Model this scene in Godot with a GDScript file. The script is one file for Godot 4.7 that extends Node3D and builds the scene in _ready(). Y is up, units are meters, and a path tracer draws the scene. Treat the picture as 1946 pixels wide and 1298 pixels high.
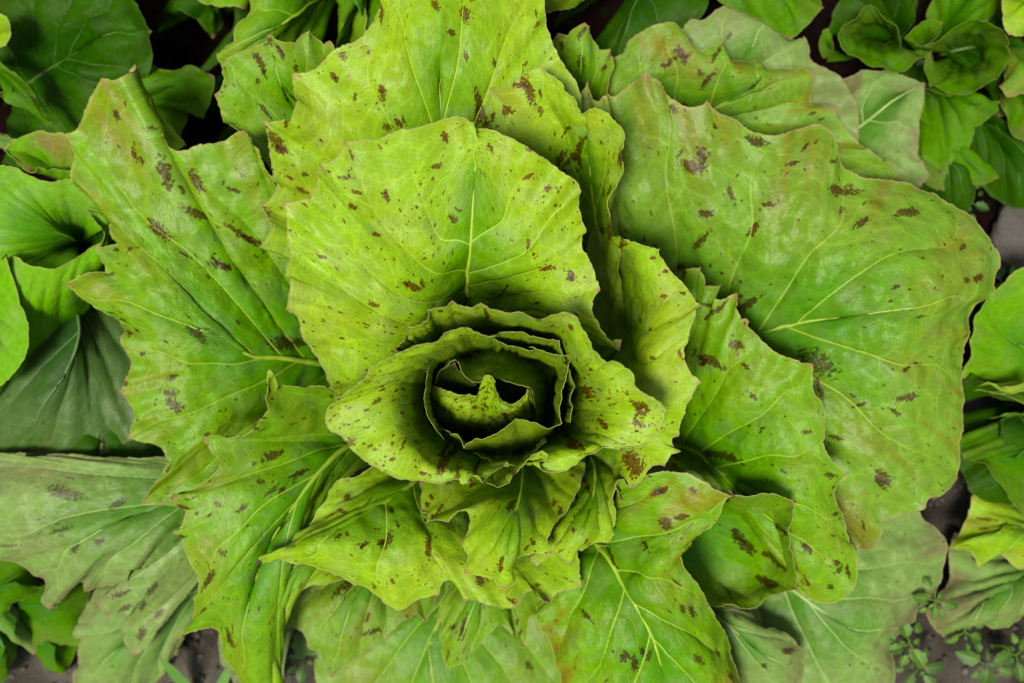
extends Node3D
# A head of speckled lettuce seen from straight above, in a bed of other lettuces.
# Leaf tables hold (x, y, height in cm) of each real leaf edge; at() puts such a point in the world.

const CAM_H := 0.65
const FOCAL := 1751.0
const TW := 1400
const TH := 512
var NL := FastNoiseLite.new()      # broad smooth swells
var NF := FastNoiseLite.new()      # smooth noise
var NC := FastNoiseLite.new()      # blisters
var NS := FastNoiseLite.new()      # ragged edges of the speckles
var rng := RandomNumberGenerator.new()
var used := {}
var skin := []                     # [grey albedo bytes, bump texture] of the leaf skins
var buf := PackedByteArray()
var PAL := {}
var last_grid := PackedVector3Array()   # the points of the leaf built last

func at(x: float, y: float, h: float) -> Vector3:
	var d := CAM_H - h * 0.01
	return Vector3((x - 973.0) * d / FOCAL, h * 0.01, (y - 649.0) * d / FOCAL)

func numbered(called: String) -> String:
	var n: int = used.get(called, 0)
	used[called] = n + 1
	return called if n == 0 else "%s_%03d" % [called, n]

func thing(called: String, label: String, category: String, where: Vector3, group := "") -> Node3D:
	var o := Node3D.new()
	o.name = numbered(called)
	o.position = where
	o.set_meta("label", label)
	o.set_meta("category", category)
	if group != "":
		o.set_meta("group", group)
	add_child(o, true)
	return o

var depth_k := 1.0
func deepen(h: float) -> float:
	return h if depth_k == 1.0 else maxf(17.0 - (17.0 - h) * depth_k, 0.8)

func tri3(a: Array) -> PackedVector3Array:
	var r := PackedVector3Array()
	for i in range(0, a.size(), 3):
		r.append(Vector3(a[i], a[i + 1], a[i + 2]))
	return r

func cat(a: Vector3, b: Vector3, c: Vector3, d: Vector3, t: float) -> Vector3:
	return 0.5 * ((2.0 * b) + (c - a) * t + (2.0 * a - 5.0 * b + 4.0 * c - d) * t * t + (3.0 * b - a - 3.0 * c + d) * t * t * t)

func along(p: PackedVector3Array, u: float) -> Vector3:
	var n := p.size()
	if n == 1:
		return p[0]
	var f := clampf(u, 0.0, 1.0) * (n - 1)
	var i := mini(int(f), n - 2)
	var b := p[i]
	var c := p[i + 1]
	var a := p[i - 1] if i > 0 else 2.0 * b - c
	var d := p[i + 2] if i + 2 < n else 2.0 * c - b
	return cat(a, b, c, d, f - i)

# ---------------------------------------------------------------- leaf skins
func make_skins() -> void:
	for k in 3:
		var c := FastNoiseLite.new()
		c.seed = 40 + k
		c.noise_type = FastNoiseLite.TYPE_CELLULAR
		c.cellular_return_type = FastNoiseLite.RETURN_DISTANCE2_SUB
		c.frequency = 0.02
		c.fractal_type = FastNoiseLite.FRACTAL_NONE
		c.domain_warp_enabled = true
		c.domain_warp_amplitude = 18.0
		c.domain_warp_frequency = 0.02
		var A := c.get_image(TW, TH).get_data()
		c.frequency = 0.075
		c.domain_warp_amplitude = 5.0
		var B := c.get_image(TW, TH).get_data()
		var n := FastNoiseLite.new()
		n.seed = 90 + k
		n.noise_type = FastNoiseLite.TYPE_SIMPLEX
		n.frequency = 0.22
		n.fractal_octaves = 3
		var C := n.get_image(TW, TH).get_data()
		n.frequency = 0.012
		var D := n.get_image(TW, TH).get_data()
		var grey := PackedByteArray()
		grey.resize(TW * TH * 3)
		var bump := PackedByteArray()
		bump.resize(TW * TH)
		for i in TW * TH:
			var a := minf(A[i] / 90.0, 1.0)
			var b := minf(B[i] / 110.0, 1.0)
			var cc := C[i] / 255.0
			var g := clampi(int(216.0 + 17.0 * (1.0 - a) * (1.0 - a) + 9.0 * (1.0 - b) + 40.0 * (cc - 0.5) + 12.0 * (D[i] / 255.0 - 0.5)), 0, 255)
			grey[i * 3] = g
			grey[i * 3 + 1] = g
			grey[i * 3 + 2] = g
			bump[i] = int(255.0 * (0.42 * sqrt(a) + 0.28 * b + 0.30 * cc))
		var im := Image.create_from_data(TW, TH, false, Image.FORMAT_L8, bump)
		skin.append([grey, ImageTexture.create_from_image(im)])

func dab(x: float, y: float, r: float, add: float) -> void:
	var x0 := maxi(int(x - r - 1), 0)
	var x1 := mini(int(x + r + 1), TW - 1)
	var y0 := maxi(int(y - r - 1), 0)
	var y1 := mini(int(y + r + 1), TH - 1)
	for j in range(y0, y1 + 1):
		for i in range(x0, x1 + 1):
			var d := sqrt((i - x) * (i - x) + (j - y) * (j - y))
			var w := clampf(1.0 - d / (r + 0.6), 0.0, 1.0)
			if w > 0.0:
				var q := (j * TW + i) * 3
				var v := add * w
				buf[q] = mini(int(buf[q] + v), 255)
				buf[q + 1] = mini(int(buf[q + 1] + v * 0.85), 255)
				buf[q + 2] = mini(int(buf[q + 2] + v), 255)

func stroke(pts: PackedVector2Array, r0: float, r1: float, add: float) -> void:
	for i in pts.size() - 1:
		var a := pts[i]
		var b := pts[i + 1]
		var n := int(a.distance_to(b) / 2.6) + 1
		for k in n:
			var f := (i + float(k) / n) / (pts.size() - 1)
			var p := a.lerp(b, float(k) / n)
			dab(p.x, p.y, lerpf(r0, r1, f), add * (1.0 - 0.45 * f))

# one brown blotch: j00.. turn texture pixels into millimetre-like units of the blotch
func blotch(cx: float, cy: float, ax: Vector2, ay: Vector2, ext: Vector2, ratio: Color, rag: float, seed_: float, full := 1.0, kn := Vector2(1.0, 1.0)) -> void:
	var x0 := maxi(int(cx - ext.x), 0)
	var x1 := mini(int(cx + ext.x) + 1, TW - 1)
	var y0 := maxi(int(cy - ext.y), 0)
	var y1 := mini(int(cy + ext.y) + 1, TH - 1)
	for j in range(y0, y1 + 1):
		for i in range(x0, x1 + 1):
			var dx := i - cx
			var dy := j - cy
			var u := dx * ax.x + dy * ax.y
			var v := dx * ay.x + dy * ay.y
			var e := 1.0 - sqrt(u * u + v * v)
			if e < -0.5:
				continue
			var n := NS.get_noise_2d(i * kn.x + seed_, j * kn.y)
			var w := clampf((e + n * rag) * 12.0, 0.0, 1.0)
			if w > 0.0:
				var speck := NS.get_noise_2d(i * kn.x * 2.6 + seed_, j * kn.y * 2.6 + 50.0)
				w *= clampf(0.84 + speck * 0.8, 0.2, 0.98) * full
				var q := (j * TW + i) * 3
				buf[q] = int(buf[q] * lerpf(1.0, ratio.r, w))
				buf[q + 1] = int(buf[q + 1] * lerpf(1.0, ratio.g, w))
				buf[q + 2] = int(buf[q + 2] * lerpf(1.0, ratio.b, w))

# ---------------------------------------------------------------- one leaf
# o: edge from base round the tip to base; m: midrib from the base; p: how it looks
func leaf(plant: Node3D, o: Array, m: Array, p: Dictionary, called := "leaf") -> MeshInstance3D:
	var seed_: int = int(o[0]) * 7 + int(o[1]) * 13 + int(o[4]) * 3
	rng.seed = seed_
	var off := float(seed_ % 997) * 3.7
	var op := tri3(o)
	var drop: float = p.get("drop", 0.0)
	for i in op.size():
		op[i].z = deepen(op[i].z - drop)
	var n := op.size()
	# corners of the edge
	var area := 0.0
	for i in n:
		var a := op[i]
		var b := op[(i + 1) % n]
		area += a.x * b.y - b.x * a.y
	var corner := PackedInt32Array()
	corner.resize(n)
	for i in range(1, n - 1):
		var a := Vector2(op[i].x - op[i - 1].x, op[i].y - op[i - 1].y)
		var b := Vector2(op[i + 1].x - op[i].x, op[i + 1].y - op[i].y)
		var turn := a.angle_to(b)
		if absf(turn) > 0.85:
			corner[i] = 1 if (turn > 0.0) == (area > 0.0) else 2
	var step: float = p.get("step", 5.0)
	var E := PackedVector3Array()
	var tipw := PackedFloat32Array()
	for i in n - 1:
		var b := op[i]
		var c := op[i + 1]
		var len_ := Vector2(b.x - c.x, b.y - c.y).length()
		var a := op[i - 1] if i > 0 and corner[i] == 0 else 2.0 * b - c
		var d := op[i + 2] if i + 2 < n and corner[i + 1] == 0 else 2.0 * c - b
		# keep far neighbours from throwing the curve out
		if a.distance_to(b) > 2.0 * len_:
			a = b + (a - b).normalized() * 2.0 * len_
		if d.distance_to(c) > 2.0 * len_:
			d = c + (d - c).normalized() * 2.0 * len_
		var k := clampi(int(ceil(len_ / step)), 1, 40)
		var nx := Vector3(-(c.y - b.y), c.x - b.x, 0.0).normalized() * (1.0 if area > 0.0 else -1.0)
		for q in k:
			var f := float(q) / k
			var e := cat(a, b, c, d, f)
			# hollow flanks beside a tooth, small waviness elsewhere
			var hollow := 0.0
			if corner[i] == 1:
				hollow += (1.0 - f) * f
			if corner[i + 1] == 1:
				hollow += (1.0 - f) * f
			e += nx * hollow * minf(len_, 40.0) * 0.16
			var fr := NF.get_noise_2d(e.x * 1.3 + off, e.y * 1.3) * 4.0 + NF.get_noise_2d(e.x * 4.0, e.y * 4.0 + off) * 2.4
			e += nx * fr * minf(1.0, len_ / 25.0) * sin(PI * f)
			E.append(e)
			var w := 0.0
			if corner[i] == 1:
				w = maxf(w, 1.0 - f * len_ / 5.5)
			if corner[i + 1] == 1:
				w = maxf(w, 1.0 - (1.0 - f) * len_ / 5.5)
			tipw.append(w)
	E.append(op[n - 1])
	tipw.append(0.0)
	var ns := E.size() - 1
	# arc length, turned so that the tip has s = 0.5
	var S := PackedFloat32Array()
	S.resize(ns + 1)
	for i in range(1, ns + 1):
		S[i] = S[i - 1] + Vector2(E[i].x - E[i - 1].x, E[i].y - E[i - 1].y).length()
	var per := S[ns]
	var mid_s := 0.5
	if p.has("tip"):
		var best := 1e9
		for i in ns + 1:
			var d := Vector2(E[i].x - p.tip[0], E[i].y - p.tip[1]).length()
			if d < best:
				best = d
				mid_s = clampf(S[i] / per, 0.1, 0.9)
	for i in ns + 1:
		var u := S[i] / per
		S[i] = 0.5 * u / mid_s if u < mid_s else 0.5 + 0.5 * (u - mid_s) / (1.0 - mid_s)
	# world points of the rails
	var O := PackedVector3Array()
	for e in E:
		O.append(at(e.x, e.y, e.z))
	var Q := O.duplicate()
	var win := maxi(2, int(26.0 / step))
	for pass_ in 2:
		var R := Q.duplicate()
		for i in range(1, ns):
			var w := mini(win, mini(i, ns - i))
			var acc := Vector3.ZERO
			for k in range(i - w, i + w + 1):
				acc += Q[k]
			R[i] = acc / (2 * w + 1)
		Q = R
	var mp := tri3(m)
	var as_rail: bool = p.get("rail", false)
	var top_h: float = mp[mp.size() - 1].z
	for i in mp.size():
		if not as_rail:
			mp[i].z -= 0.60 * (top_h - mp[i].z) * (1.0 if depth_k > 1.0 else 0.0)
		mp[i].z = deepen(mp[i].z)
	var lag: float = p.get("lag", 1.25)
	var rails := []
	var r0 := PackedVector3Array()
	for i in ns + 1:
		var s := S[i]
		var v := 1.0 - absf(2.0 * s - 1.0)
		var e := along(mp, s) if as_rail else along(mp, pow(v, lag))
		r0.append(at(e.x, e.y, e.z))
	if p.has("close"):
		var pit: Array = p.close
		var pc := PackedVector3Array()
		for i in ns + 1:
			pc.append(at(pit[0], pit[1], pit[2]).lerp(r0[i], 0.12))
		rails.append(pc)
	rails.append(r0)
	for extra in p.get("in", []):
		var ep := tri3(extra)
		for i in ep.size():
			ep[i].z = deepen(ep[i].z - drop)
		var r := PackedVector3Array()
		for i in ns + 1:
			var e := along(ep, S[i])
			r.append(at(e.x, e.y, e.z))
		rails.append(r)
	rails.append(Q)
	var nr := rails.size()
	var longest := 0.0
	var mean_len := 0.0
	for i in ns + 1:
		var l := 0.0
		for k in nr - 1:
			l += rails[k][i].distance_to(rails[k + 1][i])
		longest = maxf(longest, l)
		mean_len += l / (ns + 1)
	var nt := clampi(int(longest / 0.0016), 14, 66)
	if p.get("coarse", false):
		nt = clampi(nt / 2, 10, 30)
	# side veins
	var lat := PackedFloat32Array()
	if p.has("lat"):
		for x in p.lat:
			lat.append(x)
	else:
		var nl: int = p.get("nl", 4)
		for k in nl:
			lat.append(0.06 + 0.40 * (k + 0.5 + rng.randf_range(-0.2, 0.2)) / nl)
		lat.append(0.5)
		for k in nl:
			lat.append(0.54 + 0.40 * (k + 0.5 + rng.randf_range(-0.2, 0.2)) / nl)
	var wob := PackedFloat32Array()
	for x in lat:
		wob.append(rng.randf_range(-1.0, 1.0))
	var bulge: float = p.get("bulge", 1.2) * (0.014 if depth_k > 1.0 else 0.01)
	var puff: float = p.get("puff", 0.22) * 0.01
	var ruf: float = p.get("ruffle", 0.25) * 0.018
	var V := PackedVector3Array()
	V.resize((ns + 1) * (nt + 1))
	var W := nt + 1
	var jag := p.get("jag", 0.72) as float
	for i in ns + 1:
		var s := S[i]
		var env := pow(maxf(sin(PI * s), 0.0), 0.5) if not as_rail else 1.0
		var edge := O[i] - Q[i]
		for j in nt + 1:
			var t := float(j) / nt
			var g := t * (nr - 1)
			var k := mini(int(g), nr - 2)
			var b: Vector3 = rails[k][i]
			var c: Vector3 = rails[k + 1][i]
			var a: Vector3 = rails[k - 1][i] if k > 0 else 2.0 * b - c
			var d: Vector3 = rails[k + 2][i] if k + 2 < nr else 2.0 * c - b
			var x := cat(a, b, c, d, g - k)
			x += edge * smoothstep(jag, 1.0, t)
			x.y += bulge * sin(PI * pow(t, 0.8)) * env
			V[i * W + j] = x
	var N := grid_normals(V, ns, nt)
	# relief: pads between the veins, blisters, ruffled edge
	var nq := lat.size()
	var lines := PackedFloat32Array()
	for j in nt + 1:
		for q in nq:
			lines.append(vein_s(lat[q], wob[q], q, float(j) / nt))
	for i in ns + 1:
		var s := S[i]
		for j in nt + 1:
			var t := float(j) / nt
			var lo := 0.0
			var hi := 1.0
			for q in nq:
				var ls := lines[j * nq + q]
				if ls <= s:
					lo = ls
				elif hi == 1.0:
					hi = ls
			var ph := (s - lo) / maxf(hi - lo, 0.001)
			var pad := pow(maxf(sin(PI * ph), 0.0), 0.6) * sin(PI * clampf(t * 0.92 + 0.05, 0.0, 1.0))
			var w := V[i * W + j] * 3800.0 + Vector3(off, 0.0, off)
			var bl := NC.get_noise_3dv(w)
			var rough := NL.get_noise_3dv(w * 0.8)
			var rr := NF.get_noise_2d(s * per * 0.16 + off, 7.0)
			var disp := puff * (0.9 * pad + 0.50 * (-bl - 0.5) * (0.25 + 0.75 * sin(PI * t)) + 0.5 * rough) + ruf * t * t * t * rr * 2.0
			V[i * W + j] += N[i * W + j] * disp
	N = grid_normals(V, ns, nt)
	last_grid = V.duplicate()
	# colours
	var pal: Array = PAL[p.get("pal", "g")]
	var c0: Color = pal[0]
	var c1: Color = pal[1]
	var ce: Color = pal[2]
	var cf: Color = pal[3]
	var flush: float = p.get("flush", pal[4])
	var bloom: float = p.get("bloom", 0.14)
	var C := PackedColorArray()
	C.resize(V.size())
	var UV := PackedVector2Array()
	UV.resize(V.size())
	for i in ns + 1:
		var s := S[i]
		for j in nt + 1:
			var t := float(j) / nt
			var w := V[i * W + j] * 3800.0 + Vector3(off, 0.0, off)
			var nz := NF.get_noise_3dv(w * 0.30)
			var col := c0.lerp(c1, clampf(smoothstep(0.05, 0.72, t) + nz * 0.24, 0.0, 1.0))
			var streak := NF.get_noise_2d(s * per * 1.1 + off * 2.0, t * 26.0 + 300.0) * 0.6 + NF.get_noise_2d(s * per * 0.22 + off, t * 34.0 + 90.0)
			var fl := clampf(flush * (smoothstep(0.25, 1.0, t) * 0.75 + 0.25) * (0.35 + streak * 1.6), 0.0, 0.85)
			col = col.lerp(cf, fl)
			# waxy bloom and whitish sheen painted together as broad pale patches
			var wax_sheen := smoothstep(0.05, 0.55, NL.get_noise_3dv(w * 0.7 + Vector3(300, 0, 0))) * bloom
			var lum := col.get_luminance()
			col = col.lerp(Color(lum * 0.95, lum * 1.15, lum * 0.62), wax_sheen)
			var em := smoothstep(1.0 - 5.0 / (mean_len * 3400.0), 1.0, t)
			col = col.lerp(ce, em * 0.55)
			var tw := tipw[i] * smoothstep(0.93, 1.0, t)
			if tw > 0.0:
				col = col.lerp(Color(0.20, 0.075, 0.06), tw * 0.7)
			C[i * W + j] = col
			UV[i * W + j] = Vector2(s, t)
	var idx := PackedInt32Array()
	var agree := 0
	for i in range(0, ns, 3):
		for j in range(1, nt, 3):
			var q := i * W + j
			agree += 1 if (V[q + 1] - V[q]).cross(V[q + W] - V[q]).dot(N[q]) < 0.0 else -1
	for i in ns:
		for j in nt:
			var q := i * W + j
			if agree > 0:
				idx.append_array(PackedInt32Array([q, q + 1, q + W, q + 1, q + W + 1, q + W]))
			else:
				idx.append_array(PackedInt32Array([q, q + W, q + 1, q + 1, q + W, q + W + 1]))
	# the rolled rim along the edge
	var rim_r: float = p.get("rim", 0.22) * 0.001
	if rim_r > 0.0:
		var first := V.size()
		for i in ns + 1:
			var c := V[i * W + nt]
			var tan_ := (V[mini(i + 1, ns) * W + nt] - V[maxi(i - 1, 0) * W + nt]).normalized()
			var nn := N[i * W + nt]
			var out_ := tan_.cross(nn).normalized()
			var r := rim_r * (1.0 + 1.1 * tipw[i]) * (1.0 if i > 0 and i < ns else 0.22)
			for k in 5:
				var ang := TAU * k / 5.0
				var dir := nn * cos(ang) + out_ * sin(ang)
				V.append(c + dir * r)
				N.append(dir)
				UV.append(Vector2(S[i], 0.998))
				C.append(ce.lerp(Color(0.22, 0.085, 0.07), clampf(tipw[i] * 0.75, 0.0, 1.0)))
		for i in ns:
			for k in 5:
				var q := first + i * 5 + k
				var q2 := first + i * 5 + (k + 1) % 5
				idx.append_array(PackedInt32Array([q, q + 5, q2, q2, q + 5, q2 + 5]))
	var arr := []
	arr.resize(Mesh.ARRAY_MAX)
	arr[Mesh.ARRAY_VERTEX] = V
	arr[Mesh.ARRAY_NORMAL] = N
	arr[Mesh.ARRAY_COLOR] = C
	arr[Mesh.ARRAY_TEX_UV] = UV
	arr[Mesh.ARRAY_INDEX] = idx
	var mesh := ArrayMesh.new()
	mesh.add_surface_from_arrays(Mesh.PRIMITIVE_TRIANGLES, arr)
	var mi := MeshInstance3D.new()
	mi.name = numbered(called)
	mi.mesh = mesh
	mi.material_override = skin_material(p, S, lat, wob, per, mean_len * FOCAL / 0.52, V, W, ns, nt, off)
	plant.add_child(mi, true)
	mi.position = -plant.position
	# raised midrib and side veins
	if p.get("ribs", true):
		rib(mi, V, N, S, ns, nt, lat, wob, p, pal, per)
	return mi

# where the leaf built last lies under a point of the view
func on_leaf(x: float, y: float) -> Vector3:
	var best := 1e9
	var r := Vector3.ZERO
	for v in last_grid:
		var d := FOCAL / (CAM_H - v.y)
		var e := Vector2(v.x * d + 973.0 - x, v.z * d + 649.0 - y).length()
		if e < best:
			best = e
			r = v
	return r

func grid_normals(V: PackedVector3Array, ns: int, nt: int) -> PackedVector3Array:
	var N := PackedVector3Array()
	N.resize(V.size())
	var W := nt + 1
	for i in ns + 1:
		var a := maxi(i - 1, 0) * W
		var b := mini(i + 1, ns) * W
		for j in nt + 1:
			var du := V[b + j] - V[a + j]
			var dv := V[i * W + mini(j + 1, nt)] - V[i * W + maxi(j - 1, 0)]
			var x := dv.cross(du)
			if x.length_squared() < 1e-18:
				x = Vector3.UP
			N[i * W + j] = x.normalized()
	# one outward side for the whole leaf: the side that most of it turns to the sky
	var up := 0.0
	for x in N:
		up += x.y
	if up < 0.0:
		for i in N.size():
			N[i] = -N[i]
	return N

func vein_s(l: float, w: float, q: int, t: float) -> float:
	var away := -1.0 if l < 0.495 else (1.0 if l > 0.505 else 0.0)
	var x := l + away * 0.06 * pow(1.0 - t, 1.8) + w * 0.018 * sin(t * 5.0 + q * 2.1) * t + 0.007 * sin(t * 13.0 + q * 4.7) * t
	return clampf(x, 0.004, 0.996)

func on_grid(V: PackedVector3Array, S: PackedFloat32Array, ns: int, nt: int, s: float, t: float) -> Vector3:
	var i := clampi(S.bsearch(s) - 1, 0, ns - 1)
	var f := clampf((s - S[i]) / maxf(S[i + 1] - S[i], 1e-6), 0.0, 1.0)
	var g := clampf(t, 0.0, 1.0) * nt
	var j := mini(int(g), nt - 1)
	var W := nt + 1
	var a := V[i * W + j].lerp(V[i * W + j + 1], g - j)
	var b := V[(i + 1) * W + j].lerp(V[(i + 1) * W + j + 1], g - j)
	return a.lerp(b, f)

func rib(mi: MeshInstance3D, V: PackedVector3Array, N: PackedVector3Array, S: PackedFloat32Array, ns: int, nt: int, lat: PackedFloat32Array, wob: PackedFloat32Array, p: Dictionary, pal: Array, per: float) -> void:
	var st := SurfaceTool.new()
	st.begin(Mesh.PRIMITIVE_TRIANGLES)
	var count := 0
	var rc: Color = pal[5]
	var fat: float = p.get("fat", 1.0) * 0.001
	var paths := []
	if not p.get("rail", false):
		var line := PackedVector3Array()
		var nn := PackedVector3Array()
		var rad := PackedFloat32Array()
		for k in 40:
			var s := 0.5 * k / 39.0
			line.append(on_grid(V, S, ns, nt, s, 0.0))
			nn.append((on_grid(N, S, ns, nt, s, 0.06) + on_grid(N, S, ns, nt, 1.0 - s, 0.06) + Vector3(0, 0.3, 0)).normalized())
			rad.append(fat * lerpf(2.8, 0.7, pow(k / 39.0, 0.55)))
		paths.append([line, nn, rad])
	for q in lat.size():
		var line := PackedVector3Array()
		var nn := PackedVector3Array()
		var rad := PackedFloat32Array()
		var big := 0.7 if absf(lat[q] - 0.5) < 0.01 else 0.52
		for k in 34:
			var t := 0.9 * k / 33.0
			var s := vein_s(lat[q], wob[q], q, t)
			line.append(on_grid(V, S, ns, nt, s, t))
			nn.append(on_grid(N, S, ns, nt, s, t).normalized())
			rad.append(fat * big * lerpf(1.0, 0.14, pow(k / 33.0, 0.75)))
		paths.append([line, nn, rad])
	for path in paths:
		var line: PackedVector3Array = path[0]
		var nn: PackedVector3Array = path[1]
		var rad: PackedFloat32Array = path[2]
		for k in line.size():
			var tan_ := (line[mini(k + 1, line.size() - 1)] - line[maxi(k - 1, 0)])
			tan_ = Vector3.RIGHT if tan_.length() < 1e-7 else tan_.normalized()
			var side := tan_.cross(nn[k])
			side = Vector3.FORWARD if side.length() < 1e-5 else side.normalized()
			for a in 6:
				var ang := TAU * a / 6.0
				var dir := nn[k] * cos(ang) * 0.55 + side * sin(ang)
				st.set_normal((nn[k] * cos(ang) * 1.4 + side * sin(ang)).normalized())
				st.set_color(rc)
				st.add_vertex(line[k] + dir * rad[k] + nn[k] * rad[k] * 0.12)
		for k in line.size() - 1:
			for a in 6:
				var q0 := count + k * 6 + a
				var q1 := count + k * 6 + (a + 1) % 6
				st.add_index(q0); st.add_index(q0 + 6); st.add_index(q1)
				st.add_index(q1); st.add_index(q0 + 6); st.add_index(q1 + 6)
		count += line.size() * 6
	var r := MeshInstance3D.new()
	r.name = numbered("midrib_and_veins")  # one mesh holding the midrib and every side vein
	r.mesh = st.commit()
	r.material_override = PAL.rib_material
	mi.add_child(r, true)

func skin_material(p: Dictionary, S: PackedFloat32Array, lat: PackedFloat32Array, wob: PackedFloat32Array, per: float, len_px: float, V: PackedVector3Array, W: int, ns: int, nt: int, off: float) -> StandardMaterial3D:
	var mt := StandardMaterial3D.new()
	mt.vertex_color_use_as_albedo = true
	mt.cull_mode = BaseMaterial3D.CULL_DISABLED
	mt.roughness = p.get("rough", 0.40)
	mt.metallic_specular = p.get("spec", 0.12 if p.get("plain", false) else 0.22)
	mt.backlight_enabled = true
	mt.backlight = Color(0.29, 0.38, 0.05)
	var sk: Array = skin[int(off) % skin.size()]
	mt.heightmap_enabled = true
	mt.heightmap_texture = sk[1]
	mt.heightmap_scale = p.get("skin", 0.026)
	if p.get("plain", false):
		mt.albedo_texture = PAL.plain[int(off) % 3]
		return mt
	var grey: PackedByteArray = sk[0]
	buf = grey.duplicate()
	if p.get("veins", 1.0) > 0.0:
		paint_veins(lat, wob, p)
	# speckles
	var ratio: Color = p.get("spotcol", Color(0.58, 0.30, 0.34))
	var tiny: float = p.get("tiny", 1.0)
	var dens: float = p.get("spots", 1.0)
	var size: float = p.get("spotsize", 1.0)
	var stretch: float = p.get("stretch", 1.7)
	var area_px := per * len_px * 0.5
	var n_tiny := int(area_px / 400.0 * dens)
	var n_mid := int(area_px / 14000.0 * dens)
	var n_big := int(area_px / 120000.0 * dens)
	for k in n_tiny + n_mid + n_big:
		var t := sqrt(rng.randf_range(0.02, 0.98))
		var s := rng.randf_range(0.01, 0.99)
		var r: float = (0.7 + 1.6 * pow(rng.randf(), 2.5)) * tiny
		var long_ := stretch * rng.randf_range(0.7, 1.6)
		var rag := 0.5
		if k >= n_tiny + n_mid:
			r = rng.randf_range(6.0, 11.0) * size
			rag = 1.0
		elif k >= n_tiny:
			r = rng.randf_range(2.8, 6.0) * size
			rag = 0.8
		if NF.get_noise_2d(s * 420.0 + off, t * 120.0) < -0.1 and k < n_tiny:
			continue
		var su := TW / (per * maxf(t, 0.18))
		var sv := TH / len_px
		var ex := maxf(r * su, 0.8)
		var ey := maxf(r * long_ * sv, 0.8)
		var tilt := rng.randf_range(-0.35, 0.35)
		var ax := Vector2(cos(tilt) / ex, sin(tilt) / ex)
		var ay := Vector2(-sin(tilt) / ey, cos(tilt) / ey)
		var m_ := maxf(ex, ey) * 1.5
		blotch(s * TW, t * TH, ax, ay, Vector2(m_, m_), ratio, rag, rng.randf() * 900.0, rng.randf_range(0.7, 1.0), Vector2(1.0 / su, 1.0 / sv))
	for sp in p.get("big", []):
		# x, y, half length, half width, direction (degrees) as seen on the leaf
		var best := 1e9
		var bi := 0
		var bj := 0
		for i in range(1, ns, 2):
			for j in range(1, nt, 2):
				var v := V[i * W + j]
				var d := FOCAL / (CAM_H - v.y)
				var dx: float = v.x * d + 973.0 - sp[0]
				var dy: float = v.z * d + 649.0 - sp[1]
				if dx * dx + dy * dy < best:
					best = dx * dx + dy * dy
					bi = i
					bj = j
		if best > 900.0:
			continue
		var d := FOCAL / (CAM_H - V[bi * W + bj].y)
		var es := (V[(bi + 1) * W + bj] - V[(bi - 1) * W + bj]) * d / maxf((S[bi + 1] - S[bi - 1]) * TW, 0.01)
		var et := (V[bi * W + bj + 1] - V[bi * W + bj - 1]) * d / (2.0 * TH / nt)
		var ang: float = deg_to_rad(sp[4])
		var dirx := Vector2(cos(ang), sin(ang)) / (float(sp[2]) * 0.88)
		var diry := Vector2(-sin(ang), cos(ang)) / (float(sp[3]) * 0.88)
		var ax := Vector2(es.x * dirx.x + es.z * dirx.y, et.x * dirx.x + et.z * dirx.y)
		var ay := Vector2(es.x * diry.x + es.z * diry.y, et.x * diry.x + et.z * diry.y)
		var reach := 1.6 * float(sp[2])
		var ext := Vector2(minf(reach / maxf(Vector2(es.x, es.z).length(), 0.05), 90.0), minf(reach / maxf(Vector2(et.x, et.z).length(), 0.05), 90.0))
		blotch(S[bi] * TW, float(bj) / nt * TH, ax, ay, ext, ratio, 0.75, rng.randf() * 900.0, rng.randf_range(0.92, 1.0), Vector2(Vector2(es.x, es.z).length(), Vector2(et.x, et.z).length()))
	var im := Image.create_from_data(TW, TH, false, Image.FORMAT_RGB8, buf)
	mt.albedo_texture = ImageTexture.create_from_image(im)
	return mt

func paint_veins(lat: PackedFloat32Array, wob: PackedFloat32Array, p: Dictionary) -> void:
	var lift: float = p.get("veins", 1.0)
	for q in lat.size():
		var line := PackedVector2Array()
		for k in 25:
			var t := 0.96 * k / 24.0
			line.append(Vector2((vein_s(lat[q], wob[q], q, t)) * TW, t * TH))
		stroke(line, 6.0, 1.6, 15.0 * lift)
		for b in 8:
			var t0 := rng.randf_range(0.18, 0.85)
			var side := 1.0 if b % 2 == 0 else -1.0
			var x := (vein_s(lat[q], wob[q], q, t0)) * TW
			var y := t0 * TH
			var dir := Vector2(side * rng.randf_range(0.5, 1.0), rng.randf_range(0.3, 0.9)).normalized()
			var br := PackedVector2Array([Vector2(x, y)])
			var len_ := rng.randi_range(6, 13)
			for k in len_:
				dir = dir.rotated(rng.randf_range(-0.28, 0.28) + side * 0.07)
				x += dir.x * 9.0
				y += dir.y * 8.0
				if y > TH - 4 or x < 3 or x > TW - 3:
					break
				br.append(Vector2(x, y))
				if k > 1 and rng.randf() < 0.3:
					var tw := PackedVector2Array([Vector2(x, y)])
					var d2 := dir.rotated(rng.randf_range(0.6, 1.2) * (1.0 if rng.randf() < 0.5 else -1.0))
					for z in 4:
						d2 = d2.rotated(rng.randf_range(-0.3, 0.3))
						tw.append(tw[-1] + d2 * 8.0)
					stroke(tw, 1.7, 0.8, 15.0 * lift)
			if br.size() > 2:
				stroke(br, 2.6, 1.0, 24.0 * lift)

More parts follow.
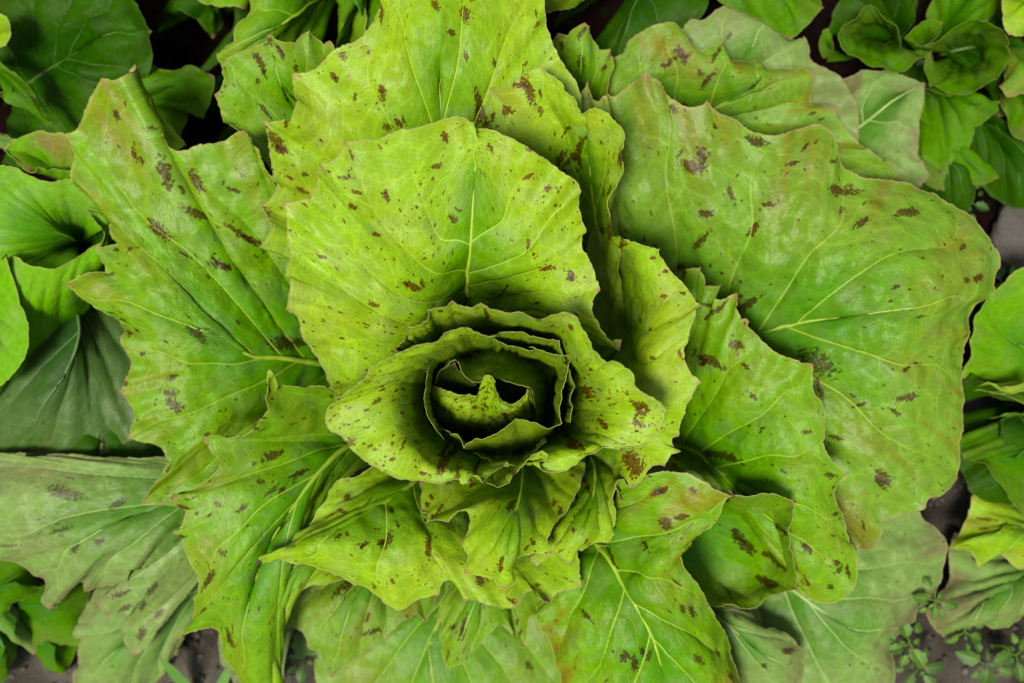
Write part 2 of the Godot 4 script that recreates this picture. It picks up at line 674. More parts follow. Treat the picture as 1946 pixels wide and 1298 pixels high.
func setup_noise_a() -> void:
	NF.seed = 5
	NF.noise_type = FastNoiseLite.TYPE_SIMPLEX_SMOOTH
	NF.frequency = 0.03
	NF.fractal_octaves = 3
	NL.seed = 21
	NL.noise_type = FastNoiseLite.TYPE_SIMPLEX_SMOOTH
	NL.frequency = 0.016
	NL.fractal_octaves = 2
	NL.fractal_gain = 0.35
	NC.seed = 8
	NC.noise_type = FastNoiseLite.TYPE_CELLULAR
	NC.cellular_return_type = FastNoiseLite.RETURN_DISTANCE
	NC.frequency = 0.024
	NC.domain_warp_enabled = true
	NC.domain_warp_amplitude = 20.0
	NS.seed = 12
	NS.noise_type = FastNoiseLite.TYPE_SIMPLEX_SMOOTH
	NS.frequency = 0.13
	NS.fractal_octaves = 2

func setup_noise() -> void:
	var rm := StandardMaterial3D.new()
	rm.vertex_color_use_as_albedo = true
	rm.roughness = 0.45
	rm.metallic_specular = 0.4
	rm.backlight_enabled = true
	rm.backlight = Color(0.3, 0.4, 0.06)
	PAL.rib_material = rm
	# inner colour, outer colour, edge, flush, amount of flush, vein
	PAL.y = [Color(0.0700, 0.1850, 0.0030), Color(0.1520, 0.2680, 0.0080), Color(0.2400, 0.2650, 0.0760), Color(0.2000, 0.1900, 0.0083), 0.18, Color(0.1750, 0.2650, 0.0200)]
	PAL.g = [Color(0.044, 0.158, 0.003), Color(0.088, 0.196, 0.004), Color(0.22, 0.22, 0.06), Color(0.130, 0.112, 0.006), 0.22, Color(0.140, 0.230, 0.014)]
	PAL.o = [Color(0.046, 0.155, 0.004), Color(0.094, 0.188, 0.013), Color(0.21, 0.18, 0.07), Color(0.120, 0.104, 0.010), 0.26, Color(0.150, 0.225, 0.022)]
	PAL.p = [Color(0.048, 0.140, 0.012), Color(0.112, 0.186, 0.044), Color(0.20, 0.17, 0.09), Color(0.098, 0.086, 0.042), 0.55, Color(0.150, 0.220, 0.065)]
	PAL.v = [Color(0.040, 0.150, 0.002), Color(0.084, 0.225, 0.004), Color(0.18, 0.25, 0.04), Color(0.14, 0.10, 0.03), 0.08, Color(0.05, 0.15, 0.003)]
	PAL.d = [Color(0.0091, 0.0413, 0.0016), Color(0.0186, 0.0619, 0.0025), Color(0.0413, 0.0743, 0.0124), Color(0.0206, 0.0206, 0.0049), 0.20, Color(0.0248, 0.0701, 0.0049)]  # d: shade of crowded background leaves put into their colour
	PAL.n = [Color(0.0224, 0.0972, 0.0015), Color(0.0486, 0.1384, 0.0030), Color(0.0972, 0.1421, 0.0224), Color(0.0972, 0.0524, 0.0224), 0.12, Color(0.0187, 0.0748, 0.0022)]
	PAL.b = [Color(0.0165, 0.0550, 0.0033), Color(0.0330, 0.0605, 0.0066), Color(0.1100, 0.1100, 0.0275), Color(0.0605, 0.0154, 0.0066), 0.50, Color(0.0440, 0.0880, 0.0110)]
	PAL.k = [Color(0.018, 0.055, 0.008), Color(0.042, 0.088, 0.018), Color(0.10, 0.11, 0.04), Color(0.05, 0.045, 0.02), 0.2, Color(0.07, 0.115, 0.03)]
	PAL.plain = []
	for k in 3:
		var im := Image.create_from_data(TW, TH, false, Image.FORMAT_RGB8, skin[k][0])
		PAL.plain.append(ImageTexture.create_from_image(im))

# ---------------------------------------------------------------- the lettuce in the middle
var twig := []
var flake := []
func heart(P: Node3D) -> void:
	var base := {"rail": true, "pal": "y", "ribs": false, "step": 3.5, "bulge": 0.0, "puff": 0.11, "ruffle": 0.06, "rim": 0.18, "tiny": 1.5, "spots": 1.5, "spotsize": 0.6, "spotcol": Color(0.60, 0.27, 0.34), "stretch": 1.4, "nl": 5, "jag": 0.5, "close": [935, 768, 3.0]}
	# small brown leaf inside the bud
	leaf(P, [828,728,15.3, 840,706,15.3, 864,688,15.4, 878,708,15.2, 893,724,15.1, 905,731,15], [838,748,11, 870,748,11, 900,745,11], base.merged({"veins": 0.0, "drop": 2.0, "pal": "b", "spots": 2.5}, true))
	# bud, back half
	leaf(P, [827,730,15.2, 831,712,15.4, 845,698,15.6, 860,684,15.8, 866,681,15.8, 873,688,15.6, 879,703,15.5, 888,716,15.4, 900,725,15.3, 910,727,15.3, 919,722,15.4, 931,716,15.5, 956,723,15.5, 980,731,15.4, 999,737,15.3, 1008,743,15.3, 1011,762,15.1, 1017,780,14.8, 1020,802,14],
		[815,740,9, 820,700,8, 850,672,7, 890,655,7, 930,650,7, 970,658,7, 1005,680,7, 1030,710,7, 1040,750,7, 1040,780,7, 1038,800,7],
		base.merged({"veins": 0.0, "drop": 2.0, "in": [[823,733,13.6, 830,705,13.6, 852,682,13.8, 885,684,13.5, 915,688,13.5, 955,695,13.4, 990,708,13.4, 1015,730,13.4, 1026,757,13.4, 1030,780,13.2, 1030,802,12.6]], "spots": 2.2}, true))
	# bud, front half with its curled tip
	leaf(P, [826,732,15.4, 832,734,15.5, 848,741,15.6, 863,747,15.6, 879,751,15.6, 903,752,15.6, 922,749,15.8, 928,741,16.1, 926,728,16.5, 918,718,16.8, 922,713,16.9, 930,713,16.9, 938,720,16.7, 942,739,16.3, 950,757,15.9, 965,767,15.7, 977,767,15.6, 990,759,15.6, 999,750,15.6, 1002,739,15.7, 1008,745,15.5, 1011,756,15.3, 1013,768,15],
		[812,765,10.5, 830,792,10.5, 858,808,10.5, 890,817,10.5, 920,820,10.5, 950,820,10.5, 980,812,10.5, 1008,800,10.5, 1026,780,10.5],
		base.merged({"veins": 0.0, "drop": 2.0, "in": [[815,752,13.8, 834,775,14.4, 862,790,14.7, 893,795,14.9, 922,790,14.9, 950,796,14.7, 980,790,14.5, 1006,777,14.2, 1020,766,13.8], [819,741,15, 840,758,15.5, 865,767,15.7, 895,770,15.8, 924,752,16.2, 948,770,15.8, 975,777,15.7, 1000,763,15.5, 1014,762,14.9]], "spots": 6.0, "spotsize": 0.5, "big": [[960,790,14,5,80], [925,770,10,4,60], [900,775,9,5,10]]}, true))
	# narrow leaf left of the bud
	leaf(P, [830,727,14.6, 818,743,14.8, 808,765,14.9, 806,782,14.8, 814,799,14.6, 823,814,14.4, 829,823,14.2, 832,811,13.6, 836,800,12.5], [850,740,10, 842,760,10, 838,780,10, 842,800,10, 850,810,10], base.merged({"veins": 0.0, "drop": 2.0, "spots": 0.8}, true))
	# rolled leaf round the bud
	leaf(P, [1005,660,16.2, 1030,666,16.4, 1048,672,16.6, 1084,678,17, 1079,706,17, 1073,731,16.9, 1070,756,16.8, 1064,774,16.6, 1065,793,16.6, 1068,804,16.6, 1051,814,16.5, 1039,817,16.4, 1027,811,16.4, 1017,804,16.4, 999,800,16.5, 980,797,16.6, 967,808,16.6, 953,817,16.5, 937,824,16.5, 920,831,16.5, 903,831,16.4, 885,842,16.3, 882,850,16.3, 877,836,16.2, 869,825,16, 856,827,15.8, 854,821,15.6, 835,813,15.3],
		[985,690,7, 1020,690,7, 1050,712,7, 1052,740,7, 1052,775,7.5, 1040,825,8, 1005,868,8.5, 960,882,8.5, 915,880,8.5, 880,860,8, 850,835,8],
		base.merged({"veins": 0.0, "drop": 1.2, "in": [[985,668,13, 1035,684,13.5, 1062,705,13.5, 1058,735,13.5, 1056,775,13.8, 1052,818,13.6, 1003,838,13.6, 965,852,13.6, 928,858,13.6, 888,850,14, 845,822,14]], "pal": "y", "spots": 0.9}, true))
	# thin leaf behind it
	leaf(P, [930,633,17.4, 960,634,17.5, 987,636,17.6, 1033,643,17.6, 1062,648,17.6, 1066,673,17.2, 1076,690,16], [950,665,8, 1000,672,8, 1040,690,8, 1066,705,8], base.merged({"veins": 0.0, "drop": 1.2, "in": [[940,648,14, 990,655,14.2, 1035,664,14.2, 1066,692,13.5]]}, true))
	# young leaves packed between the bud and the cup
	var young := base.merged({"veins": 0.0, "puff": 0.24, "ruffle": 0.2, "spots": 1.4}, true)
	leaf(P, [824,697,15.2, 816,712,15.5, 812,722,15.3, 809,740,15.6, 807,757,15.3, 811,775,15.5, 814,790,15.2, 822,806,15.3, 828,822,15, 842,838,14.6], [845,712,7, 838,750,7, 840,790,7, 852,822,7], young)
	leaf(P, [900,858,14.2, 918,868,14.7, 930,866,14.6, 948,877,15, 962,873,14.8, 980,876,15, 992,868,14.8, 1008,862,15, 1020,850,14.7, 1038,838,14.8], [905,842,7, 950,848,7, 1000,842,7, 1030,818,7], young)
	leaf(P, [1076,688,15.2, 1090,702,15.7, 1092,718,15.5, 1099,735,15.8, 1095,752,15.5, 1098,770,15.6, 1090,785,15.3, 1086,804,15.2], [1058,700,7, 1066,745,7, 1058,800,7], young)
	leaf(P, [846,668,14.9, 858,654,15.4, 876,652,15.2, 890,643,15.6, 915,642,15.3, 935,637,15.6, 960,643,15.3, 980,643,15.5, 1000,652,15.2, 1018,658,15], [858,692,7, 930,666,7, 1005,684,7], young)
	# left cup leaf
	leaf(P, [940,628,18.5, 915,632,18.6, 885,634,18.7, 860,640,18.6, 842,645,18.6, 828,651,18.7, 815,652,18.5, 800,656,18.5, 775,668,18.4, 740,685,18.3, 706,700,18.3, 695,720,18.2, 675,738,18.1, 655,755,17.9, 632,778,17.7, 620,796,17.5, 625,815,17.3, 645,826,17.2, 657,838,17.1, 670,855,17, 690,873,16.9, 715,888,16.8, 740,903,16.8, 760,912,16.8, 800,913,16.7, 838,918,16.7, 860,913,16.7, 880,916,16.7, 895,925,16.8, 897,910,16.7, 908,907,16.7, 916,917,16.7, 930,905,16.4, 955,892,16, 962,880,15.6, 967,893,15.2, 955,880,14.8],
		[945,672,7, 905,684,7, 875,698,7, 845,716,7, 830,745,7, 830,775,7, 835,800,7, 852,822,7, 875,838,7, 905,850,7, 935,855,7],
		base.merged({"in": [[942,650,11.5, 893,662,11.5, 860,680,11.5, 826,706,11, 808,735,11, 806,770,11, 812,812,11, 834,838,11, 858,855,11, 900,870,11, 936,868,10.5], [941,634,17.4, 887,642,17.4, 848,658,17.2, 800,686,17, 765,722,16.8, 755,768,16.6, 770,824,16.4, 805,862,16.2, 845,886,16, 898,896,15.8, 942,884,14.4]], "step": 4.0, "puff": 0.16, "ruffle": 0.15, "spots": 2.0, "spotsize": 0.8, "stretch": 1.5, "spotcol": Color(0.60, 0.27, 0.34),
		"big": [[868,850,17,5,105], [843,872,20,8,95], [848,847,12,5,75], [803,898,9,5,30], [868,905,6,5,0], [765,785,5,4,0], [835,800,14,4,105], [725,735,5,3,0], [905,890,10,6,60], [690,780,8,3,-20], [770,840,16,3,110], [740,872,7,5,-10]]}, true))
	# right cup leaf
	leaf(P, [774,642,16.8, 774,622,17.8, 790,618,18, 810,607,18.1, 813,588,18.3, 835,587,18.3, 850,588,18.3, 859,577,18.5, 875,588,18.5, 900,591,18.5, 914,578,18.7, 940,585,18.7, 965,592,18.6, 995,587,18.7, 1020,600,18.6, 1050,602,18.6, 1077,602,18.6, 1100,625,18.5, 1118,645,18.4, 1125,670,18.3, 1145,690,18.2, 1172,692,18.1, 1198,708,18, 1205,735,17.9, 1225,752,17.8, 1255,770,17.6, 1260,795,17.4, 1250,825,17.1, 1225,848,16.9, 1198,853,16.8, 1172,857,16.8, 1150,855,16.8, 1130,865,16.8, 1110,873,16.8, 1095,885,16.7, 1068,896,16.6, 1050,898,16.6, 1030,890,16.7, 1024,877,16.8, 1033,873,16.8, 1039,865,16.9, 1030,860,16.8, 1010,875,16.7, 985,895,16.5, 965,920,16.1, 945,930,15.8, 920,922,15.4],
		[830,690,7, 885,668,7, 945,660,7, 1005,668,7, 1045,690,7, 1062,735,7, 1062,785,7, 1045,825,7, 1005,850,7, 965,872,7, 930,880,7],
		base.merged({"in": [[808,666,11.5, 862,636,11.7, 950,630,11.9, 1032,648,11.9, 1072,698,11.2, 1088,742,11, 1090,788,11, 1074,828,11, 1018,860,11.5, 976,886,11.5, 937,902,11], [785,648,16.4, 848,608,16.8, 950,604,17.1, 1050,618,17.2, 1100,682,16.8, 1140,742,16.6, 1150,795,16.2, 1120,842,16, 1030,868,16, 984,893,15.6, 940,918,14.6]], "step": 4.0, "puff": 0.16, "ruffle": 0.12, "spots": 2.0, "spotsize": 0.8, "spotcol": Color(0.60, 0.27, 0.34),
		"big": [[1113,742,16,6,70], [1085,836,15,11,80], [1210,775,24,7,50], [1215,803,12,9,20], [1226,772,18,6,50], [1108,848,7,5,70], [1140,800,9,5,60], [1148,805,6,3,80], [840,592,5,3,0], [925,597,8,3,50], [1022,607,6,3,40], [1085,620,10,4,60], [1120,702,5,4,0], [1030,878,6,3,0], [985,905,8,4,-40]]}, true))
	leaf(P, [776,624,17.2, 772,645,17.2, 764,655,17, 754,664,16.9, 768,672,16.5, 785,672,16], [850,680,9, 840,690,9, 830,700,9], base.merged({"spots": 0.5}, true))

func inner_ring(P: Node3D) -> void:
	# big round leaf above the heart
	leaf(P, [650,790,12, 640,745,14, 628,733,14.5, 608,690,15, 590,660,15.2, 577,645,15.5, 568,610,15.8, 543,587,16, 548,560,16, 553,540,16.2, 544,515,16.3, 552,490,16.3, 549,470,16.4, 545,430,16.6, 541,388,16.8, 560,384,16.8, 590,380,17, 603,345,17, 607,311,17.2, 630,306,17.2, 648,290,17.2, 655,268,17.4, 680,268,17.4, 697,264,17.4, 720,265,17.4, 760,246,17.5, 800,241,17.5, 835,232,17.5, 868,224,17.5, 892,228,17.4, 911,235,17.2, 909,244,16.9, 930,247,17, 970,262,17, 1015,287,17, 1050,315,16.9, 1091,342,16.8, 1098,375,16.8, 1102,400,16.8, 1117,432,16.7, 1112,450,16.6, 1108,470,16.6, 1118,495,16.6, 1128,520,16.5, 1139,551,16.4, 1130,565,16.3, 1128,590,16.2, 1150,615,16, 1172,640,15.6, 1180,656,15.2, 1165,652,15.2, 1140,630,15, 1100,604,14.4, 1050,600,12.5],
		[905,720,3, 892,625,7.5, 888,582,11, 888,548,13.6, 889,520,15, 893,470,15.9, 898,400,16.4, 903,330,16.8], {"tip": [905,235], "in": [[790,700,12.6, 784,645,13.6, 772,590,14.6, 780,520,15.1, 830,430,15.6, 903,300,16.6, 965,410,15.8, 1005,490,15.5, 1018,540,15.2, 1015,585,14.6, 1000,610,13]], "pal": "y", "bulge": 0.3, "puff": 0.26, "lag": 0.95, "spots": 1.1, "tiny": 1.3, "spotsize": 0.75, "stretch": 1.1, "nl": 5, "spotcol": Color(0.60, 0.27, 0.34), "fat": 1.0, "ruffle": 0.3,
		"big": [[850,262,11,9,70], [932,280,12,5,55], [1000,288,9,3,40], [1040,353,9,6,-40], [1005,335,10,5,-20], [895,345,0.8,0.8,0], [830,320,12,5,-20], [733,378,13,6,60], [672,365,13,5,15], [668,395,9,6,10], [720,450,9,5,20], [860,415,12,7,35], [845,330,0.8,0.8,0], [1040,510,17,7,0], [1085,520,13,7,70], [1085,530,10,5,0], [1003,465,15,4,95], [780,545,22,8,25], [803,538,10,5,70], [615,490,10,4,10], [650,335,7,4,20], [700,270,0.8,0.8,0], [870,402,10,3,20], [980,250,0.8,0.8,0], [960,550,10,3,-40], [1095,600,9,5,40], [1020,575,10,3,-10]]})
	# narrow folded leaf behind its right shoulder
	leaf(P, [1120,640,8, 1060,500,10, 1000,380,11.8, 950,290,13, 924,245,13.5, 928,235,13.7, 931,200,14, 931,166,14.3, 960,163,14.6, 985,150,14.8, 1005,137,15, 1029,128,15.2, 1045,145,15.2, 1062,165,15.3, 1075,180,15.3, 1090,195,15.5, 1103,213,15.5, 1108,216,15.4, 1120,207,15.8, 1140,205,16, 1165,220,16, 1185,245,15.8, 1195,280,15.5, 1192,310,15.2, 1180,350,14.8, 1165,390,14.5, 1160,420,14.2, 1166,450,13.6, 1175,490,12.6, 1180,540,11, 1190,600,9],
		[1150,660,6, 1155,600,7.5, 1150,540,9, 1140,470,10.6, 1130,400,12, 1124,340,13.2, 1116,270,14.2], {"tip": [1108,216], "pal": "y", "bulge": 0.5, "spots": 0.75, "stretch": 2.2, "nl": 4, "ruffle": 0.15, "flush": 0.3, "puff": 0.3,
		"big": [[1000,172,34,9,70], [985,165,14,7,10], [963,208,12,9,60], [1065,302,14,9,-50], [1100,285,20,6,85], [1088,300,12,8,-40], [935,225,13,4,90], [1140,465,34,7,80], [1165,440,20,5,80], [1077,247,6,4,20], [1160,360,10,3,110], [1177,300,12,4,110], [1025,175,8,3,80]]})
	# yellow leaf to the right of the heart
	leaf(P, [1165,450,14, 1185,450,15, 1225,463,15.3, 1257,472,15.5, 1260,495,15.5, 1270,515,15.5, 1290,538,15.7, 1310,560,15.8, 1333,580,15.8, 1322,600,15.7, 1312,625,15.6, 1308,645,15.6, 1299,662,15.5, 1303,690,15.5, 1312,708,15.6, 1333,726,15.6, 1318,745,15.5, 1305,770,15.3, 1295,800,15, 1288,830,14.8, 1276,834,14.6, 1277,850,14.5, 1291,861,14.5, 1275,863,14.4, 1268,875,14.3, 1262,886,14.2, 1240,885,14, 1228,895,13.9, 1215,910,13.8, 1200,924,13.5, 1188,912,13.3, 1178,900,12.6],
		[1150,450,10, 1160,490,9, 1168,540,8.5, 1180,590,8, 1190,640,9.5, 1160,690,11.5, 1150,720,11.5, 1150,760,11.5, 1150,800,11.5, 1140,830,11, 1140,860,10],
		{"rail": true, "tip": [1333,640], "in": [[1160,448,12.5, 1180,480,12, 1193,535,11.6, 1206,585,11.6, 1214,640,13.6, 1196,685,13.4, 1180,722,13.4, 1180,768,13.2, 1180,815,12.8, 1168,845,12.2, 1165,872,11.6], [1163,449,14.2, 1200,478,14.6, 1226,530,14.6, 1240,580,14.7, 1248,632,15, 1240,680,15.2, 1238,725,15.2, 1230,772,14.7, 1225,820,14.2, 1203,852,13.5, 1180,886,12.6]], "pal": "y", "bulge": 0.0, "puff": 0.22, "ruffle": 0.2, "spots": 0.9, "spotsize": 0.7, "ribs": false, "flush": 0.3, "stretch": 1.3, "spotcol": Color(0.60, 0.27, 0.34),
		"big": [[1200,878,34,20,60], [1185,468,8,5,-40], [1240,488,6,4,0], [1193,535,0.8,0.8,0], [1260,565,7,5,0], [1295,555,9,4,20], [1237,678,7,5,20], [1265,520,6,4,0], [1180,455,8,4,-50], [1290,672,9,4,80], [1220,690,0.8,0.8,0]]})
	# leaf hanging out below the cup
	leaf(P, [900,880,10, 840,895,11.5, 803,916,12.2, 804,950,12.6, 803,969,12.8, 815,975,12.9, 810,995,13, 830,991,13.1, 853,993,13.2, 862,980,13.3, 871,969,13.4, 885,969,13.5, 891,978,13.6, 893,1000,13.7, 889,1022,13.7, 881,1032,13.8, 889,1047,13.8, 894,1061,13.8, 889,1085,13.8, 925,1085,14, 943,1079,14, 949,1083,14, 961,1104,14, 972,1086,14, 986,1068,14, 1006,1059,13.9, 1012,1050,13.8, 1037,1046,13.6, 1035,1032,13.6, 1038,1022,13.6, 1055,1004,13.5, 1076,978,13.3, 1094,950,13, 1105,914,12.5, 1112,880,11.5],
		[960,840,7, 990,875,10.5, 992,920,13, 980,975,14.3, 965,1030,14.5], {"tip": [961,1104], "fat": 0.6, "pal": "y", "bulge": 0.7, "nl": 4, "spots": 0.8, "stretch": 1.6, "spotcol": Color(0.60, 0.27, 0.34), "spotsize": 0.7,
		"big": [[973,960,13,7,-50], [953,1068,16,5,110], [955,1080,10,4,100], [1013,1030,9,5,60], [1050,957,9,5,-50], [1062,975,11,4,-60], [997,1042,8,4,-60], [818,945,6,4,30], [815,960,5,4,0], [820,980,6,4,80], [838,965,13,3,-50], [870,905,10,6,50], [893,918,9,6,80]]})
	# small leaf right of it
	leaf(P, [1105,850,10, 1095,930,11.4, 1070,1000,12, 1030,1045,12.4, 1006,1061,12.8, 1022,1080,13, 1040,1066,13, 1062,1045,13, 1072,1055,13, 1082,1067,13, 1090,1050,13, 1094,1042,13, 1105,1048,13, 1125,1037,13, 1137,1034,13, 1155,1030,12.9, 1165,1015,12.8, 1168,990,12.8, 1173,968,12.9, 1172,940,12.9, 1177,915,13, 1186,911,13, 1190,918,13, 1200,925,13.2, 1215,900,13.2, 1222,880,13, 1200,850,11.5, 1160,830,10],
		[1040,800,5, 1110,850,9, 1130,890,11.4, 1128,940,12.6, 1115,985,13], {"tip": [1082,1067], "fat": 0.6, "pal": "y", "bulge": 0.5, "nl": 4, "spots": 0.8, "spotcol": Color(0.60, 0.27, 0.34), "spotsize": 0.7,
		"big": [[1198,878,26,16,60], [1113,1030,8,4,100], [1090,1005,8,4,100], [1115,925,14,4,80], [1098,945,7,5,40], [1154,945,6,3,70]]})
	# broad leaf below left with its edge folded under
	leaf(P, [770,870,9.5, 720,868,11.6, 690,890,12, 640,930,12.3, 590,985,12.6, 540,1030,12.9, 512,1055,13.1, 488,1066,13.2, 500,1075,13.1, 540,1068,13.2, 580,1070,13.2, 620,1090,13.2, 655,1110,13.1, 666,1119,13.1, 690,1125,13, 715,1140,13, 735,1152,13, 766,1161,13, 790,1146,13, 810,1137,12.9, 832,1130,12.9, 838,1110,12.8, 850,1100,12.8, 868,1102,12.8, 880,1120,12.8, 884,1138,12.9, 910,1143,12.8, 940,1150,12.8, 962,1155,12.8, 983,1154,12.8, 992,1136,12.7, 1005,1122,12.6, 1022,1120,12.6, 1035,1125,12.5, 1047,1138,12.5, 1060,1122,12.4, 1085,1118,12.3, 1106,1117,12.3, 1106,1080,12.2, 1101,1040,12, 1060,960,11, 1000,880,9],
		[930,830,5, 860,868,9, 790,915,11.5, 740,948,12.4, 700,972,12.9, 650,996,13.2], {"tip": [560,1069], "pal": "y", "bulge": 0.8, "nl": 4, "spots": 0.75, "spotsize": 0.85, "fat": 1.2, "puff": 0.3,
		"big": [[657,945,10,7,80], [653,972,15,4,15], [737,1027,23,9,-60], [722,1030,8,6,0], [816,1038,24,6,88], [912,1100,17,8,80], [694,1035,9,6,-30], [660,1014,6,4,60], [690,1037,6,5,0], [745,1105,8,4,70], [708,1113,8,4,80], [745,972,6,4,40], [805,990,8,3,70], [755,1000,9,3,60], [1022,1110,8,3,30], [643,1018,7,4,-40]]})
	flake = [on_leaf(482, 1060), on_leaf(494, 1072)]
	# hanging tongue under its left end
	leaf(P, [640,1040,10.6, 520,1072,11.6, 462,1080,12, 441,1098,11.8, 435,1130,11.6, 430,1160,11.4, 425,1186,11.3, 440,1190,11.2, 446,1210,11, 450,1221,11, 470,1230,10.8, 490,1250,10.5, 505,1275,10.3, 520,1310,10, 528,1330,9.8, 528,1260,10.3, 540,1180,10.9, 575,1120,11.3, 640,1100,11.2, 700,1080,11],
		[720,960,8, 640,1030,10.6, 570,1080,11.4, 520,1130,11.3, 500,1190,10.9], {"tip": [520,1310], "pal": "y", "bulge": 0.3, "nl": 4, "spots": 1.6, "stretch": 3.0, "spotsize": 0.7, "flush": 0.3, "ribs": false, "big": [[520,1240,34,5,100], [450,1165,8,4,110], [510,1160,12,4,-60]]})

func middle_ring(P: Node3D) -> void:
	# wide leaf at the top
	leaf(P, [720,620,8, 620,540,10.5, 560,492,12, 522,484,12.8, 490,470,13, 505,455,13.1, 516,430,13.2, 497,393,13.2, 520,375,13.3, 530,350,13.5, 520,300,13.6, 510,260,13.7, 501,231,13.8, 525,227,13.9, 555,222,14, 562,200,14.1, 558,170,14.2, 554,141,14.3, 585,138,14.4, 605,125,14.5, 640,95,14.6, 680,78,14.7, 705,50,14.8, 717,20,14.8, 722,-30,14.8, 760,-90,14.5, 850,-130,14.2, 960,-110,14.2, 1020,-60,14.2, 1033,-10,14.3, 1036,30,14.4, 1043,60,14.3, 1060,105,14.2, 1085,145,14, 1098,168,13.8, 1105,210,13.4, 1100,260,12.8, 1080,350,12, 1020,470,10, 960,600,8],
		[900,740,4, 880,600,7.5, 860,470,10.5, 845,350,12.5, 838,240,13.8, 836,150,14.3], {"tip": [850,-130], "pal": "y", "bulge": 0.9, "nl": 4, "lat": [0.08, 0.17, 0.26, 0.36, 0.44, 0.53, 0.62, 0.72, 0.82, 0.91], "spots": 0.65, "spotsize": 0.9, "puff": 0.28, "flush": 0.25, "fat": 1.15,
		"big": [[885,22,18,12,80], [728,30,26,4,92], [856,63,8,7,20], [828,10,14,8,70], [528,275,22,12,60], [540,290,16,6,20], [636,145,11,6,55], [640,150,8,5,80], [758,235,13,5,45], [770,228,10,3,70], [913,205,30,8,75], [905,220,16,6,100], [888,108,11,5,70], [940,118,11,4,70], [677,185,9,4,110], [1020,22,9,3,80], [578,330,8,5,0], [577,360,14,5,20], [538,212,8,4,-60], [930,57,0.8,0.8,0], [480,190,8,4,70]]})
	# lobe at its left
	leaf(P, [700,420,9, 600,420,10.2, 540,370,11, 512,330,11.6, 495,295,11.8, 478,262,12, 455,243,12.1, 425,215,12.3, 409,180,12.5, 424,160,12.5, 425,130,12.6, 430,112,12.7, 455,101,12.8, 480,95,12.8, 505,85,12.9, 514,67,13, 530,80,12.9, 562,82,12.8, 572,65,12.9, 589,56,13, 605,75,12.7, 618,88,12.5, 628,79,12.4, 645,100,12, 690,140,11.5, 730,250,10, 760,350,9],
		[850,700,4, 760,500,7, 660,350,9.5, 590,250,11.2, 540,180,12.1], {"tip": [514,67], "pal": "g", "bulge": 0.5, "nl": 4, "spots": 0.85, "stretch": 2.2, "ruffle": 0.3,
		"big": [[540,180,26,7,70], [497,120,20,7,65], [488,105,10,6,30], [535,100,18,5,60], [512,80,10,6,70], [505,210,18,4,55], [500,140,10,5,70], [560,130,9,4,100], [530,95,14,3,55]]})
	# big leaf on the left
	leaf(P, [740,640,8, 660,560,9.5, 585,450,11, 535,360,12, 522,328,12.3, 502,290,12.5, 480,262,12.7, 463,246,12.9, 450,250,12.9, 430,266,12.8, 400,272,12.9, 370,278,13, 345,287,13.05, 325,282,13.05, 305,265,13.05, 288,242,13.05, 279,207,13, 282,195,13, 270,165,12.9, 250,127,12.8, 240,145,13.5, 225,152,13.4, 196,150,13.4, 180,170,13.3, 160,200,13.2, 150,225,13.1, 145,245,13, 121,258,12.8, 135,280,12.7, 142,305,12.6, 138,325,12.5, 150,345,12.4, 175,370,12.3, 205,390,12.2, 222,405,12.2, 210,420,12.1, 210,440,12.1, 226,462,12, 205,468,12, 183,470,12, 192,495,12, 198,517,12, 160,520,11.9, 123,538,11.8, 150,562,11.8, 190,595,11.8, 225,615,11.8, 242,630,11.8, 235,651,11.8, 248,675,11.8, 250,690,11.8, 240,720,11.7, 229,744,11.6, 245,770,11.5, 255,790,11.5, 252,810,11.4, 247,833,11.4, 275,840,11.4, 306,850,11.4, 315,870,11.4, 322,880,11.4, 300,905,11.3, 285,930,11.3, 270,956,11.3, 310,958,11.2, 350,955,11.1, 420,920,10.6, 540,850,9.5, 640,800,8],
		[900,780,4, 760,730,6.2, 660,700,8.3, 590,688,9.6, 530,680,10.5, 475,675,11.1, 425,640,11.5], {"tip": [123,538], "pal": "g", "bulge": 0.5, "lag": 0.8, "lat": [0.06, 0.13, 0.2, 0.275, 0.35, 0.43, 0.5, 0.6, 0.7, 0.8, 0.9], "spots": 0.6, "spotsize": 1.0, "stretch": 1.8, "puff": 0.34, "flush": 0.42, "fat": 1.3,
		"big": [[372,345,24,11,65], [378,412,28,9,25], [300,435,30,12,40], [258,295,12,6,55], [265,305,9,5,60], [220,218,13,8,80], [370,628,28,13,55], [460,445,34,6,35], [478,455,22,7,20], [420,510,26,8,20], [425,505,16,5,25], [548,650,30,13,10], [330,718,12,6,-20], [325,748,18,7,0], [335,765,20,11,30], [340,780,7,4,-20], [445,366,16,4,15], [435,480,20,5,35], [240,727,8,4,-60], [250,475,8,4,-50], [220,470,8,4,10], [355,485,14,3,30], [248,635,12,3,40], [270,670,7,4,0], [210,520,14,3,0], [262,628,8,3,30]]})
	# its curled-back edge
	leaf(P, [279,207,12.9, 288,242,12.9, 305,265,12.9, 325,282,12.9, 338,287,12.8, 356,276,11.6, 330,245,11.6, 310,222,12, 290,203,12.5], [300,270,12, 310,262,11.7, 325,265,11.6], {"tip": [356,276], "pal": "y", "bulge": 0.0, "puff": 0.05, "ruffle": 0.0, "spots": 0.8, "ribs": false, "rim": 0.0, "veins": 0.0, "step": 4.0, "nl": 2}, "folded_edge")
